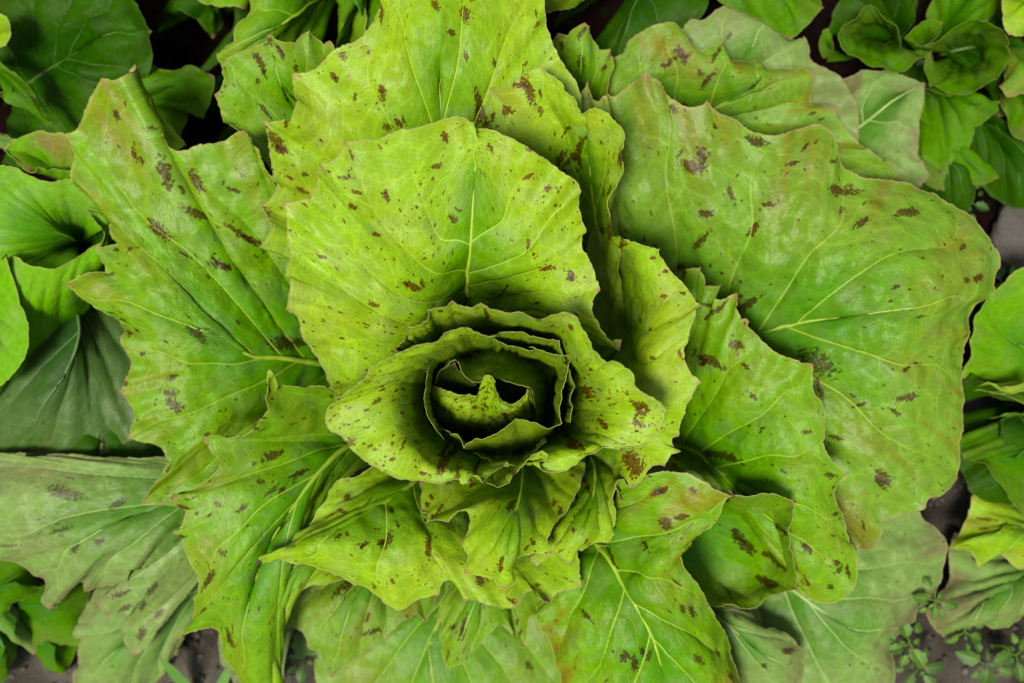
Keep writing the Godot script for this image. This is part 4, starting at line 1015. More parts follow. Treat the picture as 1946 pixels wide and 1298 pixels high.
# a seedling with round leaves: centre pixel on the photo, height of its leaves, list of [direction, reach mm, size mm]
func seedling(x: float, y: float, h: float, leaves: Array, col: Color, label: String) -> void:
	var c := at(x, y, h)
	var root := Vector3(c.x + 0.004, 0.0, c.z + 0.003)
	root.y = soil_h(root.x, root.z) - 0.002
	var P := thing("weed_seedling", label, "weed", root, "small weeds round the lettuces")
	var mt := StandardMaterial3D.new()
	mt.albedo_color = (col * 1.5).linear_to_srgb()
	mt.vertex_color_use_as_albedo = true
	mt.roughness = 0.55
	mt.metallic_specular = 0.35
	mt.backlight_enabled = true
	mt.backlight = Color(0.3, 0.42, 0.06)
	mt.cull_mode = BaseMaterial3D.CULL_DISABLED
	var st := SurfaceTool.new()
	st.begin(Mesh.PRIMITIVE_TRIANGLES)
	st.set_color(Color(0.8, 0.75, 0.8))
	tube(st, [root - P.position, (c - root) * 0.6 + Vector3(0.001, 0, 0), c - root], 0.0008, 0.0006)
	for l in leaves:
		var d := Vector3(cos(deg_to_rad(l[0])), 0.1, sin(deg_to_rad(l[0])))
		tube(st, [c - root, c - root + d * l[1] * 0.0005 + Vector3(0, 0.001, 0), c - root + d * l[1] * 0.001], 0.0006, 0.0004)
	st.generate_normals()
	var s := MeshInstance3D.new()
	s.name = numbered("stalk")
	s.mesh = st.commit()
	s.material_override = mt
	P.add_child(s, true)
	var all := []
	for l in leaves:
		all.append(l)
		all.append([l[0] + 50.0 + 25.0 * NF.get_noise_2d(l[0], x), l[1] * 1.8, l[2] * 0.6])
		all.append([l[0] - 70.0, l[1] * 0.6, l[2] * 0.42])
	rng.seed = int(x * 3.0 + y)
	for l in all:
		var dir := Vector2(cos(deg_to_rad(l[0])), sin(deg_to_rad(l[0])))
		var q := SurfaceTool.new()
		q.begin(Mesh.PRIMITIVE_TRIANGLES)
		var n := 16
		var a: float = l[2] * 0.00085
		var roll := rng.randf_range(-0.7, 0.7)
		var pitch := rng.randf_range(-0.15, 0.6)
		var droop := rng.randf_range(0.2, 0.8)
		var start: Vector3 = c - root + Vector3(dir.x, 0.1, dir.y) * l[1] * 0.0009
		var tone := rng.randf_range(0.6, 1.1)
		for i in n + 1:
			var f := float(i) / n
			var wide := a * 0.50 * pow(maxf(sin(PI * pow(f, 0.8)), 0.0), 0.75) * (1.0 + 0.12 * sin(f * 21.0 + x))
			for j in 9:
				var w := (j / 4.0 - 1.0) * wide
				var up := a * (pitch * f - droop * f * f) + absf(w) * 0.45 + w * roll
				var rib := 1.0 - 0.35 * clampf(absf(j - 4.0), 0.0, 1.0)
				q.set_color(Color(1.15, 1.1, 1.2).lerp(Color(0.75, 0.8, 0.7), f) * rib * tone)
				q.add_vertex(start + Vector3(dir.x * f * a * 1.5 - dir.y * w, up, dir.y * f * a * 1.5 + dir.x * w))
		for i in n:
			for j in 8:
				var k := i * 9 + j
				q.add_index(k); q.add_index(k + 1); q.add_index(k + 9)
				q.add_index(k + 1); q.add_index(k + 10); q.add_index(k + 9)
		q.generate_normals()
		var mi := MeshInstance3D.new()
		mi.name = numbered("leaf")
		mi.mesh = q.commit()
		mi.material_override = mt
		P.add_child(mi, true)

func tube(st: SurfaceTool, pts: Array, r0: float, r1: float) -> void:
	var p := PackedVector3Array(pts)
	var n := 10
	var ring := []
	for i in n + 1:
		var c := along(p, float(i) / n)
		var t := (along(p, minf(1.0, float(i) / n + 0.05)) - along(p, maxf(0.0, float(i) / n - 0.05))).normalized()
		var s := t.cross(Vector3(0.31, 0.2, 0.9)).normalized()
		var u := s.cross(t)
		var row := []
		for a in 6:
			row.append(c + (s * cos(TAU * a / 6.0) + u * sin(TAU * a / 6.0)) * lerpf(r0, r1, float(i) / n))
		ring.append(row)
	for i in n:
		for a in 6:
			var b := (a + 1) % 6
			for v in [ring[i][a], ring[i + 1][a], ring[i][b], ring[i][b], ring[i + 1][a], ring[i + 1][b]]:
				st.add_vertex(v)

func grass_blade(pts: Array, wide: float, label: String) -> void:
	var w := PackedVector3Array()
	for i in range(0, pts.size(), 3):
		w.append(at(pts[i], pts[i + 1], pts[i + 2]))
	w[0].y = soil_h(w[0].x, w[0].z) - 0.002
	var P := w[0]
	var st := SurfaceTool.new()
	st.begin(Mesh.PRIMITIVE_TRIANGLES)
	var n := 24
	for i in n + 1:
		var f := float(i) / n
		var c := along(w, f) - P
		var t := along(w, minf(1.0, f + 0.03)) - along(w, maxf(0.0, f - 0.03))
		var s := t.cross(Vector3.UP).normalized() * wide * 0.0005 * (1.0 - pow(f, 2.5)) 
		st.add_vertex(c - s + Vector3(0, 0.0006, 0))
		st.add_vertex(c)
		st.add_vertex(c + s + Vector3(0, 0.0006, 0))
	for i in n:
		for j in 2:
			var k := i * 3 + j
			st.add_index(k); st.add_index(k + 1); st.add_index(k + 3)
			st.add_index(k + 1); st.add_index(k + 4); st.add_index(k + 3)
	st.generate_normals()
	var mi := MeshInstance3D.new()
	mi.name = numbered("grass_blade")
	mi.mesh = st.commit()
	var mt := StandardMaterial3D.new()
	mt.albedo_color = Color(0.045, 0.12, 0.014).linear_to_srgb()
	mt.roughness = 0.5
	mt.backlight_enabled = true
	mt.backlight = Color(0.3, 0.42, 0.06)
	mt.cull_mode = BaseMaterial3D.CULL_DISABLED
	mi.material_override = mt
	mi.position = P
	mi.set_meta("label", label)
	mi.set_meta("category", "grass")
	add_child(mi, true)

func neighbours() -> void:
	var q := {"plain": true, "coarse": true, "spots": 0.0, "step": 7.0}
	# left: pale green lettuce with a tight coil
	var A := thing("lettuce_plant", "glossy plain green lettuce with a dark coiled heart left of the speckled lettuce", "lettuce", ground_at(120, 520), "lettuces round the speckled one")
	stem(A, 0.012, 0.03)
	leaf(A, [205,430,8, 214,410,8.6, 200,380,9, 145,345,9.3, 90,345,9.4, 50,331,9.4, 23,317,9.4, 0,314,9.4, -70,320,9, -120,420,8.5, -80,520,8.4, 0,545,8.4, 60,524,8.4, 110,507,8.3, 146,492,8], [150,462,2.5, 142,457,5.5, 128,448,7.4, 100,440,8.3], q.merged({"pal": "v", "puff": 0.08, "ruffle": 0.08, "veins": 0.0, "bulge": 1.3, "nl": 6, "fat": 0.35, "spec": 0.22, "rough": 0.45, "step": 6.0, "coarse": false}, true))
	leaf(A, [160,392,8.6, 172,397,9, 193,416,9.4, 202,435,9.5, 196,454,9.4, 181,466,9.3, 154,485,9.2, 120,503,9.1, 96,510,9.1, 58,504,9.1, 25,487,9.2], [215,425,5.5, 222,460,5.5, 218,495,5.2, 200,540,5, 165,590,5, 120,635,5, 80,670,5, 40,690,5, 10,700,5],
		q.merged({"rail": true, "in": [[206,410,8.4, 214,440,8.4, 206,475,8.2, 188,505,8, 150,535,7.9, 112,556,7.8, 78,577,7.8, 48,590,7.8, 15,600,7.8]], "pal": "v", "bulge": 0.3, "ribs": false, "step": 5.0, "coarse": false}, true))
	leaf(A, [-40,500,8, 0,492,8.8, 25,484,9.3, 29,547,9.1, 50,589,8.9, 60,624,8.8, 61,655,8.6, 54,678,8.4, 30,705,8.2, 0,730,8.1, -60,745,8, -120,640,7.6], [-130,560,3, -80,575,6, -30,590,7.6, 10,620,8.2], q.merged({"rail": false, "tip": [0,730], "pal": "v", "bulge": 0.6, "nl": 4, "fat": 0.5, "coarse": false}, true))
	leaf(A, [150,350,8, 140,340,8.8, 104,324,9.3, 89,327,9.4, 73,316,9.5, 60,326,9.5, 39,324,9.5, 22,305,9.4, 12,287,9.4, 20,272,9.5, 50,256,9.6, 75,249,9.6, 100,256,9.5, 124,258,9.4, 150,290,9, 170,340,8], [150,440,3, 140,380,6, 110,330,7.8, 80,295,8.4], q.merged({"tip": [12,287], "pal": "v", "flush": 0.7, "bulge": 0.2, "nl": 2, "ribs": false}, true))
	leaf(A, [250,560,6, 215,555,6.5, 150,560,7, 108,567,7.2, 85,600,7, 60,680,6.8, 20,730,6.6, 0,760,6.4, -60,820,6, -40,880,5.8, 40,858,6, 110,860,6.2, 190,862,6.2, 240,840,6.2, 300,800,6, 320,700,6], [120,480,2, 140,560,4.5, 150,640,6.3, 120,720,6.9], q.merged({"tip": [40,858], "drop": 1.4, "pal": "k", "flush": 0.2, "bulge": 0.6, "nl": 4, "spots": 0.3, "plain": false, "fat": 0.8, "coarse": false}, true))
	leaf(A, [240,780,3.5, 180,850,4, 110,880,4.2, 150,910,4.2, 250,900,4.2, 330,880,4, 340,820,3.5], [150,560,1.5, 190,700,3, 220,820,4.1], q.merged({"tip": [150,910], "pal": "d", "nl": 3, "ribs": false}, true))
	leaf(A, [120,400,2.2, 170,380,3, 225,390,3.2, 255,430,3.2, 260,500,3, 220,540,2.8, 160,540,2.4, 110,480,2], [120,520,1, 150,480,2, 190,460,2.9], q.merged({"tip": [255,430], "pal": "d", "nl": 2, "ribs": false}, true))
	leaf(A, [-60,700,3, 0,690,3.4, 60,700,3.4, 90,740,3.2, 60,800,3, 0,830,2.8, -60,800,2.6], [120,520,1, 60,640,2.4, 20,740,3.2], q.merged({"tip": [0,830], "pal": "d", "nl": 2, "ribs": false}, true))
	# top left: plant in the shade, its darkness put into the palette
	var B := thing("lettuce_plant", "dark green broad leaved plant in shade at the top left corner", "lettuce", ground_at(40, 150), "lettuces round the speckled one")
	stem(B, 0.012, 0.02)
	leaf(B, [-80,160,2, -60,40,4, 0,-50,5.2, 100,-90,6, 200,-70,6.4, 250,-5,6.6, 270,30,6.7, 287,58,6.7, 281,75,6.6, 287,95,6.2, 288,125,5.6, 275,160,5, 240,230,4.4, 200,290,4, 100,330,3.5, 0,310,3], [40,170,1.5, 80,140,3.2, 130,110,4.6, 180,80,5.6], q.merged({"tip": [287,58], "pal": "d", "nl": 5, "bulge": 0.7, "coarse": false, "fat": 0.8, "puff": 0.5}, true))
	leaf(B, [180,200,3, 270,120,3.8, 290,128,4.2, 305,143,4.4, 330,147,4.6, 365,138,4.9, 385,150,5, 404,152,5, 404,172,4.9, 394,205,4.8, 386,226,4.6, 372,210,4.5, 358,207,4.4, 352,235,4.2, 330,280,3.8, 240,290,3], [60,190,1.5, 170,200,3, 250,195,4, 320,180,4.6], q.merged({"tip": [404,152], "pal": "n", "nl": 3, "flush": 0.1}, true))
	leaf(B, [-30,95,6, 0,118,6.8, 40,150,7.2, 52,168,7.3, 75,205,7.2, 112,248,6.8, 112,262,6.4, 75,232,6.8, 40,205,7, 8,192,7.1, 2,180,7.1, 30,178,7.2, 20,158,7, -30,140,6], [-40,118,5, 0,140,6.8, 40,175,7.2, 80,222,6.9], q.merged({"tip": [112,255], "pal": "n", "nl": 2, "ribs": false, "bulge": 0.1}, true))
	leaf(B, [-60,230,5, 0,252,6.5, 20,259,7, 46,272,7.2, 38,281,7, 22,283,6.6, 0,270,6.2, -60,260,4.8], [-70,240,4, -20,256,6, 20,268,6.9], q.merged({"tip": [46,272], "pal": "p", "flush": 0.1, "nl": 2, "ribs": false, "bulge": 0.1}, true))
	leaf(B, [-40,40,7, -10,20,8, 8,30,8.2, 15,45,8.2, 14,75,8, 0,95,7.8, -40,110,7], [-60,70,6, -30,70,7.4, -5,62,8], q.merged({"tip": [15,45], "pal": "y", "nl": 2, "ribs": false, "bulge": 0.1}, true))
	# top: plants behind the wide leaf
	var C := thing("lettuce_plant", "green serrated lettuce leaves behind the top leaf of the speckled lettuce", "lettuce", ground_at(660, -60), "lettuces round the speckled one")
	stem(C, 0.012, 0.02)
	leaf(C, [560,230,4, 480,170,5.5, 436,150,6.6, 420,130,7, 411,103,7.2, 425,88,7.3, 443,82,7.4, 445,64,7.5, 455,40,7.6, 474,20,7.7, 478,-30,7.7, 520,-90,7.5, 620,-110,7.4, 680,-60,7.4, 690,20,7, 680,110,6, 640,190,4.5], [650,-30,2, 600,0,5, 560,30,6.9, 520,55,7.4], q.merged({"tip": [411,103], "pal": "g", "nl": 4, "flush": 0.35, "bulge": 0.4, "plain": false, "spots": 0.15}, true))
	leaf(C, [640,150,4.5, 655,80,6.5, 650,20,7.6, 645,-40,8, 690,-70,8.2, 740,-30,8, 730,40,7.5, 700,90,6.5], [690,-60,4, 692,-10,6.8, 690,30,7.6], q.merged({"tip": [645,-40], "pal": "n", "nl": 3, "bulge": 0.3}, true))
	leaf(C, [330,-60,4.5, 380,-10,5, 420,8,5.2, 458,12,5.2, 468,-20,5, 450,-80,4.5], [640,-80,2, 520,-60,4, 430,-30,5.2], q.merged({"tip": [380,-10], "pal": "g", "nl": 3}, true))
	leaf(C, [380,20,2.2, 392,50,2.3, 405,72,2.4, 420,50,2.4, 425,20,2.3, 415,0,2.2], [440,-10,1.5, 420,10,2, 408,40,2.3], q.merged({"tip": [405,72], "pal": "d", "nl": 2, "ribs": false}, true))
	leaf(C, [300,60,1.6, 330,0,2.2, 380,-40,2.6, 440,-20,2.6, 450,40,2.2, 420,110,1.8, 360,150,1.4], [560,-60,1, 460,10,1.8, 380,40,2.3], q.merged({"tip": [300,60], "pal": "d", "nl": 3}, true))  # added dark leaf standing in for shade in the deep gap
	leaf(C, [330,230,1.4, 370,180,2, 420,160,2.4, 450,190,2.4, 440,260,2, 390,290,1.6], [600,-20,1, 500,120,1.6, 410,220,2.2], q.merged({"tip": [330,230], "pal": "d", "nl": 3}, true))  # second dark leaf added to darken the same gap
	leaf(C, [380,-60,9, 470,-130,10, 600,-190,10.5, 700,-200,10.5, 760,-130,10, 700,-70,9, 560,-30,8.5, 440,-30,8.6], [660,-60,4, 600,-90,7.5, 520,-100,9.8], q.merged({"tip": [380,-60], "pal": "g", "nl": 3}, true))  # leaf added out of view above the frame to block light
	var D := thing("lettuce_plant", "dark green lettuce leaves above the upper right leaves of the speckled lettuce", "lettuce", ground_at(1240, -80), "lettuces round the speckled one")
	stem(D, 0.012, 0.02)
	leaf(D, [1060,60,3.5, 1080,20,5, 1110,-40,6, 1200,-80,6.5, 1300,-60,6.5, 1352,-20,6.2, 1340,20,6, 1310,50,5.6, 1270,90,5, 1200,130,4.2, 1100,120,3.5], [1250,-80,2, 1230,-30,4.5, 1200,20,5.6], q.merged({"tip": [1100,120], "pal": "d", "nl": 4, "bulge": 0.5}, true))
	leaf(D, [1030,-60,6.5, 1036,-10,7, 1040,22,7, 1075,18,7.1, 1098,12,7, 1118,-5,6.8, 1130,-60,6.4], [1240,-70,3, 1150,-60,5.6, 1090,-30,7], q.merged({"tip": [1040,22], "pal": "g", "nl": 2, "ribs": false}, true))
	leaf(D, [1330,-70,6.5, 1360,-10,7, 1400,20,7.2, 1450,40,7.2, 1500,72,7, 1515,62,7, 1540,38,7.1, 1567,14,7.2, 1560,-20,7, 1520,-80,6.4], [1260,-80,3, 1360,-60,5.8, 1450,-20,7], q.merged({"tip": [1500,72], "pal": "n", "nl": 4, "flush": 0.2}, true))
	# top right: plant with funnel-shaped leaves
	var E := thing("lettuce_plant", "small green lettuce with funnel shaped curled leaves at the top right", "lettuce", ground_at(1760, 110), "lettuces round the speckled one")
	stem(E, 0.006, 0.008)
	leaf(E, [1724,84,5.6, 1720,72,6, 1712,52,6.2, 1690,30,6.4, 1672,14,6.5, 1655,2,6.6, 1640,8,6.6, 1625,18,6.6, 1598,46,6.5, 1593,69,6.5, 1607,90,6.5, 1625,104,6.5, 1656,124,6.6, 1681,120,6.5, 1704,128,6.5, 1727,126,6.4, 1764,105,6.3, 1745,95,5.6], [1700,74,1.5, 1693,64,1.5, 1684,58,1.5, 1672,55,1.5, 1660,56,1.5, 1650,62,1.5, 1646,72,1.5, 1652,80,1.5, 1664,84,1.5, 1680,84,1.5, 1695,82,1.5],
		q.merged({"rail": true, "in": [[1712,78,4.5, 1704,58,4.6, 1686,42,4.6, 1662,34,4.6, 1636,44,4.6, 1618,66,4.6, 1626,84,4.6, 1650,96,4.6, 1680,98,4.6, 1708,98,4.6, 1728,94,4.4]], "pal": "n", "ribs": false, "bulge": 0.0, "step": 5.0, "flush": 0.25, "coarse": false, "close": [1672, 72, 0.5]}, true))
	leaf(E, [1724,74,6, 1750,89,6, 1766,84,6.1, 1782,76,6.2, 1808,51,6.4, 1843,27,6.6, 1878,30,6.6, 1903,51,6.5, 1919,76,6.4, 1921,102,6.3, 1910,136,6.2, 1866,164,6.2, 1831,179,6.3, 1797,176,6.2, 1762,172,6.2, 1756,139,6.1, 1768,111,6.1, 1777,100,6.1], [1800,100,1.2, 1808,94,1.2, 1818,90,1.2, 1830,86,1.2, 1844,88,1.2, 1852,98,1.2, 1852,110,1.2, 1842,122,1.2, 1826,126,1.2, 1808,122,1.2, 1796,112,1.2],
		q.merged({"rail": true, "in": [[1768,98,4.6, 1790,86,4.6, 1812,70,4.4, 1838,58,4.2, 1866,66,4, 1878,90,4, 1876,118,4, 1852,142,4.2, 1820,152,4.6, 1788,144,4.8, 1776,116,4.8]], "pal": "n", "ribs": false, "bulge": 0.0, "step": 5.0, "flush": 0.25, "coarse": false, "close": [1822, 108, 0.5]}, true))
	leaf(E, [1720,74,5.4, 1740,58,5.7, 1770,38,5.9, 1790,42,5.9, 1786,62,5.8, 1766,84,5.6, 1748,92,5.4], [1760,120,1.5, 1758,95,3, 1756,78,3.8], q.merged({"tip": [1770,38], "pal": "n", "ribs": false, "nl": 2, "bulge": 0.0}, true))
	leaf(E, [1760,30,3.5, 1790,-30,4.5, 1850,-60,5, 1900,-20,5, 1890,30,4.6, 1850,60,3.8], [1770,90,1.5, 1800,50,3.2, 1830,10,4.6], q.merged({"tip": [1850,-60], "pal": "n", "nl": 3}, true))
	leaf(E, [1735,180,3.2, 1760,176,4, 1800,182,4.6, 1850,186,5, 1905,188,5.4, 1898,212,5.2, 1876,230,5, 1850,240,4.8, 1842,272,4.4, 1815,300,4, 1790,330,3.6, 1750,300,3.2], [1760,110,1.5, 1780,170,3.2, 1810,210,4.2], q.merged({"tip": [1905,188], "pal": "n", "nl": 3}, true))
	leaf(E, [1720,220,2.2, 1770,240,3, 1830,300,3.4, 1880,320,3.6, 1895,338,3.6, 1860,350,3.6, 1810,345,3.6, 1795,362,3.6, 1770,355,3.5, 1730,330,2.8], [1760,120,1.2, 1765,230,2.4, 1790,300,3.2], q.merged({"tip": [1895,338], "pal": "n", "nl": 3, "flush": 0.3}, true))
	leaf(E, [1890,-40,5.5, 1900,0,6.4, 1915,40,6.8, 1918,62,6.8, 1940,68,6.8, 1980,60,6.4, 1990,0,6, 1950,-50,5.5], [1880,60,2, 1930,20,5.2, 1940,10,6.2], q.merged({"tip": [1918,62], "pal": "y", "nl": 2, "ribs": false}, true))
	leaf(E, [1900,90,4.6, 1912,130,5.4, 1900,165,5.8, 1913,182,5.9, 1935,172,5.9, 1960,180,5.8, 2000,140,5.2, 1960,80,4.8], [1880,80,2, 1920,110,4.4, 1945,135,5.3], q.merged({"tip": [1913,182], "pal": "o", "nl": 2, "flush": 0.7, "ribs": false}, true))
	leaf(E, [1900,180,3.5, 1912,210,4.4, 1915,240,4.6, 1930,262,4.6, 1960,280,4.4, 2000,230,4, 1960,170,3.5], [1880,110,1.5, 1920,180,3.4, 1945,215,4.2], q.merged({"tip": [1930,262], "pal": "n", "nl": 2, "flush": 0.5, "ribs": false}, true))
	leaf(E, [1570,60,3, 1590,10,4, 1640,-40,5, 1700,-50,5.2, 1730,-20,5, 1740,20,4.6, 1720,60,3.8, 1640,100,2.6], [1740,90,1.2, 1700,50,2.8, 1660,10,4.2], q.merged({"tip": [1640,-40], "pal": "d", "nl": 3}, true))
	leaf(E, [1562,110,3.6, 1558,85,4.4, 1566,60,5, 1574,55,5, 1582,72,4.6, 1580,95,4.2, 1572,118,3.6], [1640,110,1.5, 1590,105,3, 1572,85,4.2], q.merged({"tip": [1570,55], "pal": "n", "nl": 1, "ribs": false, "bulge": 0.1}, true))
	leaf(E, [1690,130,2, 1730,160,3, 1780,190,3.4, 1830,260,3.6, 1850,330,3.4, 1830,400,3, 1790,420,2.6, 1740,380,2.2, 1700,280,1.8], [1770,120,1, 1775,200,2, 1785,290,3], q.merged({"tip": [1830,400], "pal": "d", "nl": 4}, true))
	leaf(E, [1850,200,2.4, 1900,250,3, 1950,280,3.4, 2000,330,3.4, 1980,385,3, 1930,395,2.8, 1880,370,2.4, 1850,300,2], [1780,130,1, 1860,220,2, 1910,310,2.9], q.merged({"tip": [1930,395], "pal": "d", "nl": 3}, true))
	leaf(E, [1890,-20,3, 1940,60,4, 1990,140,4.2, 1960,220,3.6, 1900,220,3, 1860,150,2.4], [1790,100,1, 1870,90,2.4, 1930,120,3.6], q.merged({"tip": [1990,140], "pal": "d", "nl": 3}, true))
	# right: yellow-green plant
	var F := thing("lettuce_plant", "yellow green lettuce with rolled leaf rims at the right edge", "lettuce", ground_at(1990, 720), "lettuces round the speckled one")
	stem(F, 0.012, 0.02)
	leaf(F, [1830,720,5, 1842,680,5.8, 1850,620,6.4, 1862,580,6.8, 1895,545,7, 1946,508,7.2, 2020,500,7, 2080,580,6.6, 2060,720,6, 1980,770,6, 1900,750,5.8, 1850,745,5.6], [2010,730,2, 1975,680,4, 1935,655,5], q.merged({"tip": [1862,580], "pal": "v", "flush": 0.2, "puff": 0.1, "ruffle": 0.1, "nl": 3, "bulge": -0.6}, true))
	leaf(F, [1780,760,3.5, 1815,720,4.4, 1845,700,5, 1900,735,5.4, 1960,745,5.6, 2040,800,5, 2020,900,5, 1946,880,4.8, 1890,860,4.4, 1830,850,4], [2000,740,2, 1950,780,4, 1900,800,4.9], q.merged({"tip": [1830,850], "pal": "d", "nl": 4, "bulge": 0.4}, true))
	leaf(F, [1790,840,5.4, 1823,856,6, 1850,868,6.2, 1868,885,6.2, 1880,905,6.1, 1900,925,6, 1925,955,5.9, 1950,980,5.8, 2010,990,5.5, 2060,880,5, 1980,800,5, 1880,800,5], [2010,760,2.5, 1970,830,4.8, 1930,870,5.8], q.merged({"tip": [1868,885], "pal": "n", "nl": 4, "bulge": -0.4, "flush": 0.2}, true))
	leaf(F, [1800,600,3, 1850,560,3.8, 1900,540,4.2, 1980,560,4.2, 2020,640,3.8, 1980,740,3.2, 1900,760,3, 1830,720,2.6], [2000,720,1.4, 1940,680,2.8, 1880,640,3.8], q.merged({"tip": [1850,560], "pal": "d", "nl": 4}, true))
	leaf(F, [1780,800,2.6, 1830,900,3.2, 1860,940,3.4, 1920,960,3.4, 1990,940,3.2, 2020,860,2.6, 1950,800,2, 1860,780,2], [2000,740,1.2, 1950,800,2.2, 1890,870,3.2], q.merged({"tip": [1860,940], "pal": "d", "nl": 4}, true))
	leaf(F, [1860,730,6, 1880,738,6.3, 1905,745,6.3, 1930,738,6.3, 1960,725,6, 1962,740,5.8, 1930,752,5.8, 1900,756,5.8, 1872,748,5.8], [1990,720,4, 1950,738,5.8, 1915,748,6], q.merged({"tip": [1860,730], "pal": "y", "nl": 1, "ribs": false, "bulge": 0.0}, true))
	# lower right: old yellowing leaves
	var G := thing("lettuce_plant", "old purplish and yellowing lettuce leaves low at the lower right", "lettuce", ground_at(2000, 1040), "lettuces round the speckled one")
	stem(G, 0.012, 0.015)
	leaf(G, [1880,900,3, 1860,935,3.8, 1842,945,4, 1838,985,4.2, 1815,1020,4.3, 1800,1045,4.2, 1845,1045,4.3, 1858,1078,4.2, 1872,1060,4.4, 1900,1050,4.4, 1946,1080,4.3, 2020,1060,4, 2030,960,3.6, 1960,900,3.2], [2010,1020,1.5, 1960,1000,3.2, 1910,990,4.2], q.merged({"drop": 0.8, "tip": [1800,1045], "pal": "y", "nl": 4, "flush": 0.5, "plain": false, "spots": 0.8, "spotsize": 1.4}, true))
	leaf(G, [1820,1010,2.2, 1800,1050,2.8, 1805,1100,3.1, 1780,1140,3.2, 1762,1165,3.2, 1775,1195,3.1, 1795,1222,3, 1830,1200,3.2, 1860,1190,3.2, 1893,1197,3.1, 1946,1172,3, 2010,1120,2.6, 1990,1040,2.2], [2000,1060,1.2, 1940,1090,2.4, 1870,1120,3.2], q.merged({"drop": 0.8, "tip": [1795,1222], "pal": "p", "nl": 4, "flush": 1.0, "puff": 0.4}, true))
	# lower left: leaves of a plant mostly out of view
	var H := thing("lettuce_plant", "bright green young lettuce leaves at the lower left corner", "lettuce", ground_at(10, 1160), "lettuces round the speckled one")
	stem(H, 0.010, 0.015)
	leaf(H, [-30,1040,5, 20,1060,6, 70,1095,6.2, 85,1120,6, 60,1135,5.8, 20,1145,5.8, 10,1170,5.7, -5,1200,5.4, -50,1190,5], [-20,1150,2, 0,1120,4.6, 30,1105,5.8], q.merged({"drop": 2.0, "tip": [85,1120], "pal": "n", "nl": 3, "bulge": 0.3}, true))
	leaf(H, [20,1130,3.5, 60,1110,4.4, 100,1095,4.8, 165,1110,5, 172,1130,5, 162,1160,4.8, 155,1185,4.6, 158,1222,4.3, 120,1216,4.4, 75,1218,4.4, 60,1180,4.2, 45,1150,4], [-10,1170,1.5, 60,1150,3.6, 105,1155,4.6], q.merged({"drop": 2.0, "tip": [165,1110], "pal": "n", "nl": 3, "flush": 0.3, "bulge": 0.3}, true))
	leaf(H, [-20,1150,3.6, 20,1132,4, 42,1150,4.2, 55,1190,4.2, 72,1225,4, 65,1236,3.9, 40,1215,3.9, 0,1185,3.8, -30,1190,3.5], [-20,1165,2, 10,1160,3.7, 35,1180,4.1], q.merged({"drop": 2.0, "tip": [72,1225], "pal": "p", "nl": 2, "ribs": false, "flush": 0.0}, true))
	leaf(H, [60,1180,2.4, 74,1218,3, 75,1260,3.2, 90,1275,3.2, 118,1292,3.1, 132,1282,3.2, 142,1240,3.2, 155,1215,3, 120,1180,2.6], [10,1170,1, 70,1200,2.4, 105,1230,3.2], q.merged({"drop": 2.0, "tip": [118,1292], "pal": "n", "nl": 2, "ribs": false, "bulge": 0.4}, true))
	leaf(H, [-40,1180,3.4, 0,1188,3.8, 25,1192,4, 36,1215,3.9, 35,1250,3.7, 10,1290,3.4, -20,1300,3.2, -50,1250,3.2], [-20,1165,1.5, -5,1200,3.4, 8,1230,3.8], q.merged({"drop": 2.0, "tip": [10,1290], "pal": "n", "nl": 3, "bulge": 0.3}, true))

func bit(called: String, pts: Array, r0: float, r1: float, col: Color, label: String, category: String) -> void:
	var up := Vector3(0, r0 * 0.8, 0)
	var list := []
	for p in pts:
		list.append(p - pts[0] + up)
	var st := SurfaceTool.new()
	st.begin(Mesh.PRIMITIVE_TRIANGLES)
	tube(st, list, r0, r1)
	st.index()
	st.generate_normals()
	var mi := MeshInstance3D.new()
	mi.name = numbered(called)
	mi.mesh = st.commit()
	mi.position = pts[0]
	var mt := StandardMaterial3D.new()
	mt.albedo_color = col
	mt.roughness = 0.8
	mi.material_override = mt
	mi.set_meta("label", label)
	mi.set_meta("category", category)
	add_child(mi, true)

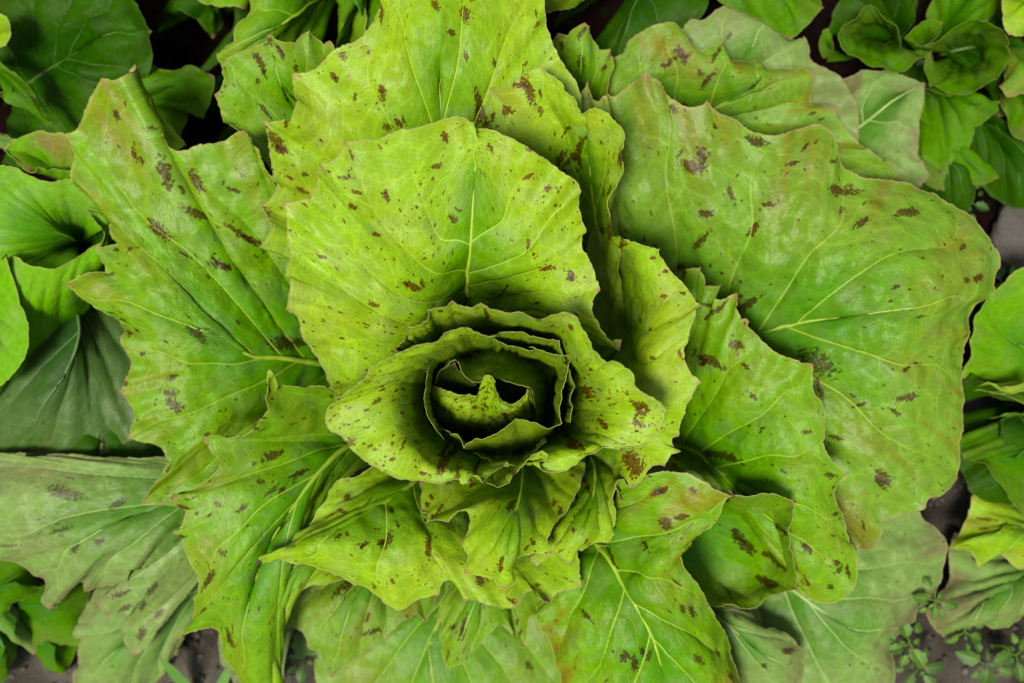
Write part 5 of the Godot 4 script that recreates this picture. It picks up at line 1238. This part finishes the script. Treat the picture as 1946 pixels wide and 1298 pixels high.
func small_things() -> void:
	bit("twig", twig, 0.0009, 0.0006, Color(0.24, 0.14, 0.08), "short brown twig lying on the big right leaf of the speckled lettuce", "twig")
	bit("seed_husk", flake, 0.0008, 0.0004, Color(0.22, 0.24, 0.27), "tiny grey seed husk on the pointed left end of a lower lettuce leaf", "husk")
	stone(1925, 452, Vector3(0.020, 0.013, 0.026), "pale grey rounded stone on the soil beside the big right leaf", Color(0.29, 0.28, 0.265))
	var lg := Color(0.038, 0.092, 0.005)
	var bg := Color(0.032, 0.072, 0.010)
	seedling(1778, 1140, 5.0, [[20, 4, 9], [190, 6, 9], [100, 5, 7]], lg, "light green round leaved weed touching the low purplish leaf")
	seedling(1728, 1222, 4.0, [[60, 5, 11], [250, 5, 10], [160, 6, 8]], lg, "bright weed seedling close beside the pale bottom right lettuce leaf")
	seedling(1745, 1268, 3.0, [[0, 4, 12], [130, 6, 10], [250, 5, 8]], bg, "blue green oval leaved weed at the bottom, nearest the pale leaf")
	seedling(1832, 1200, 2.6, [[30, 5, 9], [150, 5, 8], [280, 5, 9]], lg, "weed with small leaves under the hanging purplish leaf tip")
	seedling(1875, 1262, 2.4, [[340, 5, 13], [200, 6, 12], [90, 4, 10]], bg, "largest blue green weed in the bottom right corner")
	seedling(1930, 1245, 2.0, [[200, 5, 9], [80, 6, 10], [310, 5, 8]], lg, "light green weed at the right edge beside the lower stone")
	seedling(1840, 385, 1.5, [[20, 5, 8], [150, 5, 8], [270, 5, 7]], Color(0.02, 0.06, 0.008), "small shaded weed under the funnel leaves beside the pale stone")
	seedling(1880, 330, 1.5, [[80, 5, 9], [200, 5, 8], [320, 5, 8]], Color(0.02, 0.06, 0.008), "small dark weed on shaded soil below the top right lettuce")
	seedling(1905, 545, 1.5, [[250, 6, 11], [130, 5, 9], [20, 5, 8]], Color(0.03, 0.10, 0.008), "green weed between the pale stone and the yellow green lettuce")
	seedling(348, 190, 3.2, [[275, 6, 12], [40, 4, 6]], Color(0.03, 0.08, 0.008), "pointed seedling in the dark gap at the upper left")
	seedling(578, 1255, 3.4, [[270, 3, 17], [100, 4, 9]], Color(0.05, 0.11, 0.02), "round leaved seedling on bare soil under the bottom lettuce leaves")
	grass_blade([375,1330,0, 345,1295,1.5, 322,1268,2.6, 305,1250,3.2], 9.0, "broad grass blade leaning left on bare soil at the bottom left")
	grass_blade([400,1350,0, 420,1305,1.4, 434,1275,2.2, 441,1262,2.5], 8.0, "short grass blade standing under the small pale leaf at the bottom")

func _ready() -> void:
	# camera, sky, sun, exposure
	var cam := Camera3D.new()
	cam.name = "camera"
	cam.position = Vector3(0, CAM_H, 0)
	cam.rotation_degrees = Vector3(-90, 0, 0)
	var ca := CameraAttributesPhysical.new()
	ca.frustum_focal_length = 12.0 / (649.0 / FOCAL)
	ca.frustum_focus_distance = 0.505
	ca.frustum_near = 0.01
	ca.frustum_far = 20.0
	ca.exposure_aperture = 4.0
	ca.exposure_multiplier = 1.0
	cam.attributes = ca
	add_child(cam)
	cam.current = true
	var sky := ProceduralSkyMaterial.new()
	sky.sky_top_color = Color(0.44, 0.445, 0.45)
	sky.sky_horizon_color = Color(0.13, 0.132, 0.135)
	sky.sky_curve = 0.25
	sky.ground_bottom_color = Color(0.12, 0.11, 0.09)
	sky.ground_horizon_color = Color(0.10, 0.10, 0.095)
	sky.sun_angle_max = 1.0
	var env := Environment.new()
	env.background_mode = Environment.BG_SKY
	env.sky = Sky.new()
	env.sky.sky_material = sky
	env.tonemap_mode = Environment.TONE_MAPPER_LINEAR
	env.tonemap_exposure = 5.5
	env.sdfgi_enabled = true
	env.ssao_enabled = true
	env.ssil_enabled = true
	var we := WorldEnvironment.new()
	we.name = "environment"
	we.environment = env
	add_child(we)
	var sun := DirectionalLight3D.new()
	sun.name = "sun"
	sun.light_color = Color(1.0, 0.97, 0.90)
	sun.light_energy = 0.5
	sun.light_angular_distance = 17.0
	sun.shadow_enabled = true
	sun.rotation_degrees = Vector3(-69, -45, 0)
	add_child(sun)
	setup_noise_a()
	make_skins()
	setup_noise()
	soil()
	var P := thing("speckled_lettuce", "large yellow green lettuce with brown speckles filling the middle of the view", "lettuce", ground_at(935, 790))
	stem(P, 0.02, 0.055)
	depth_k = 1.45
	outer_ring(P)
	middle_ring(P)
	inner_ring(P)
	heart(P)
	depth_k = 1.0
	neighbours()
	small_things()
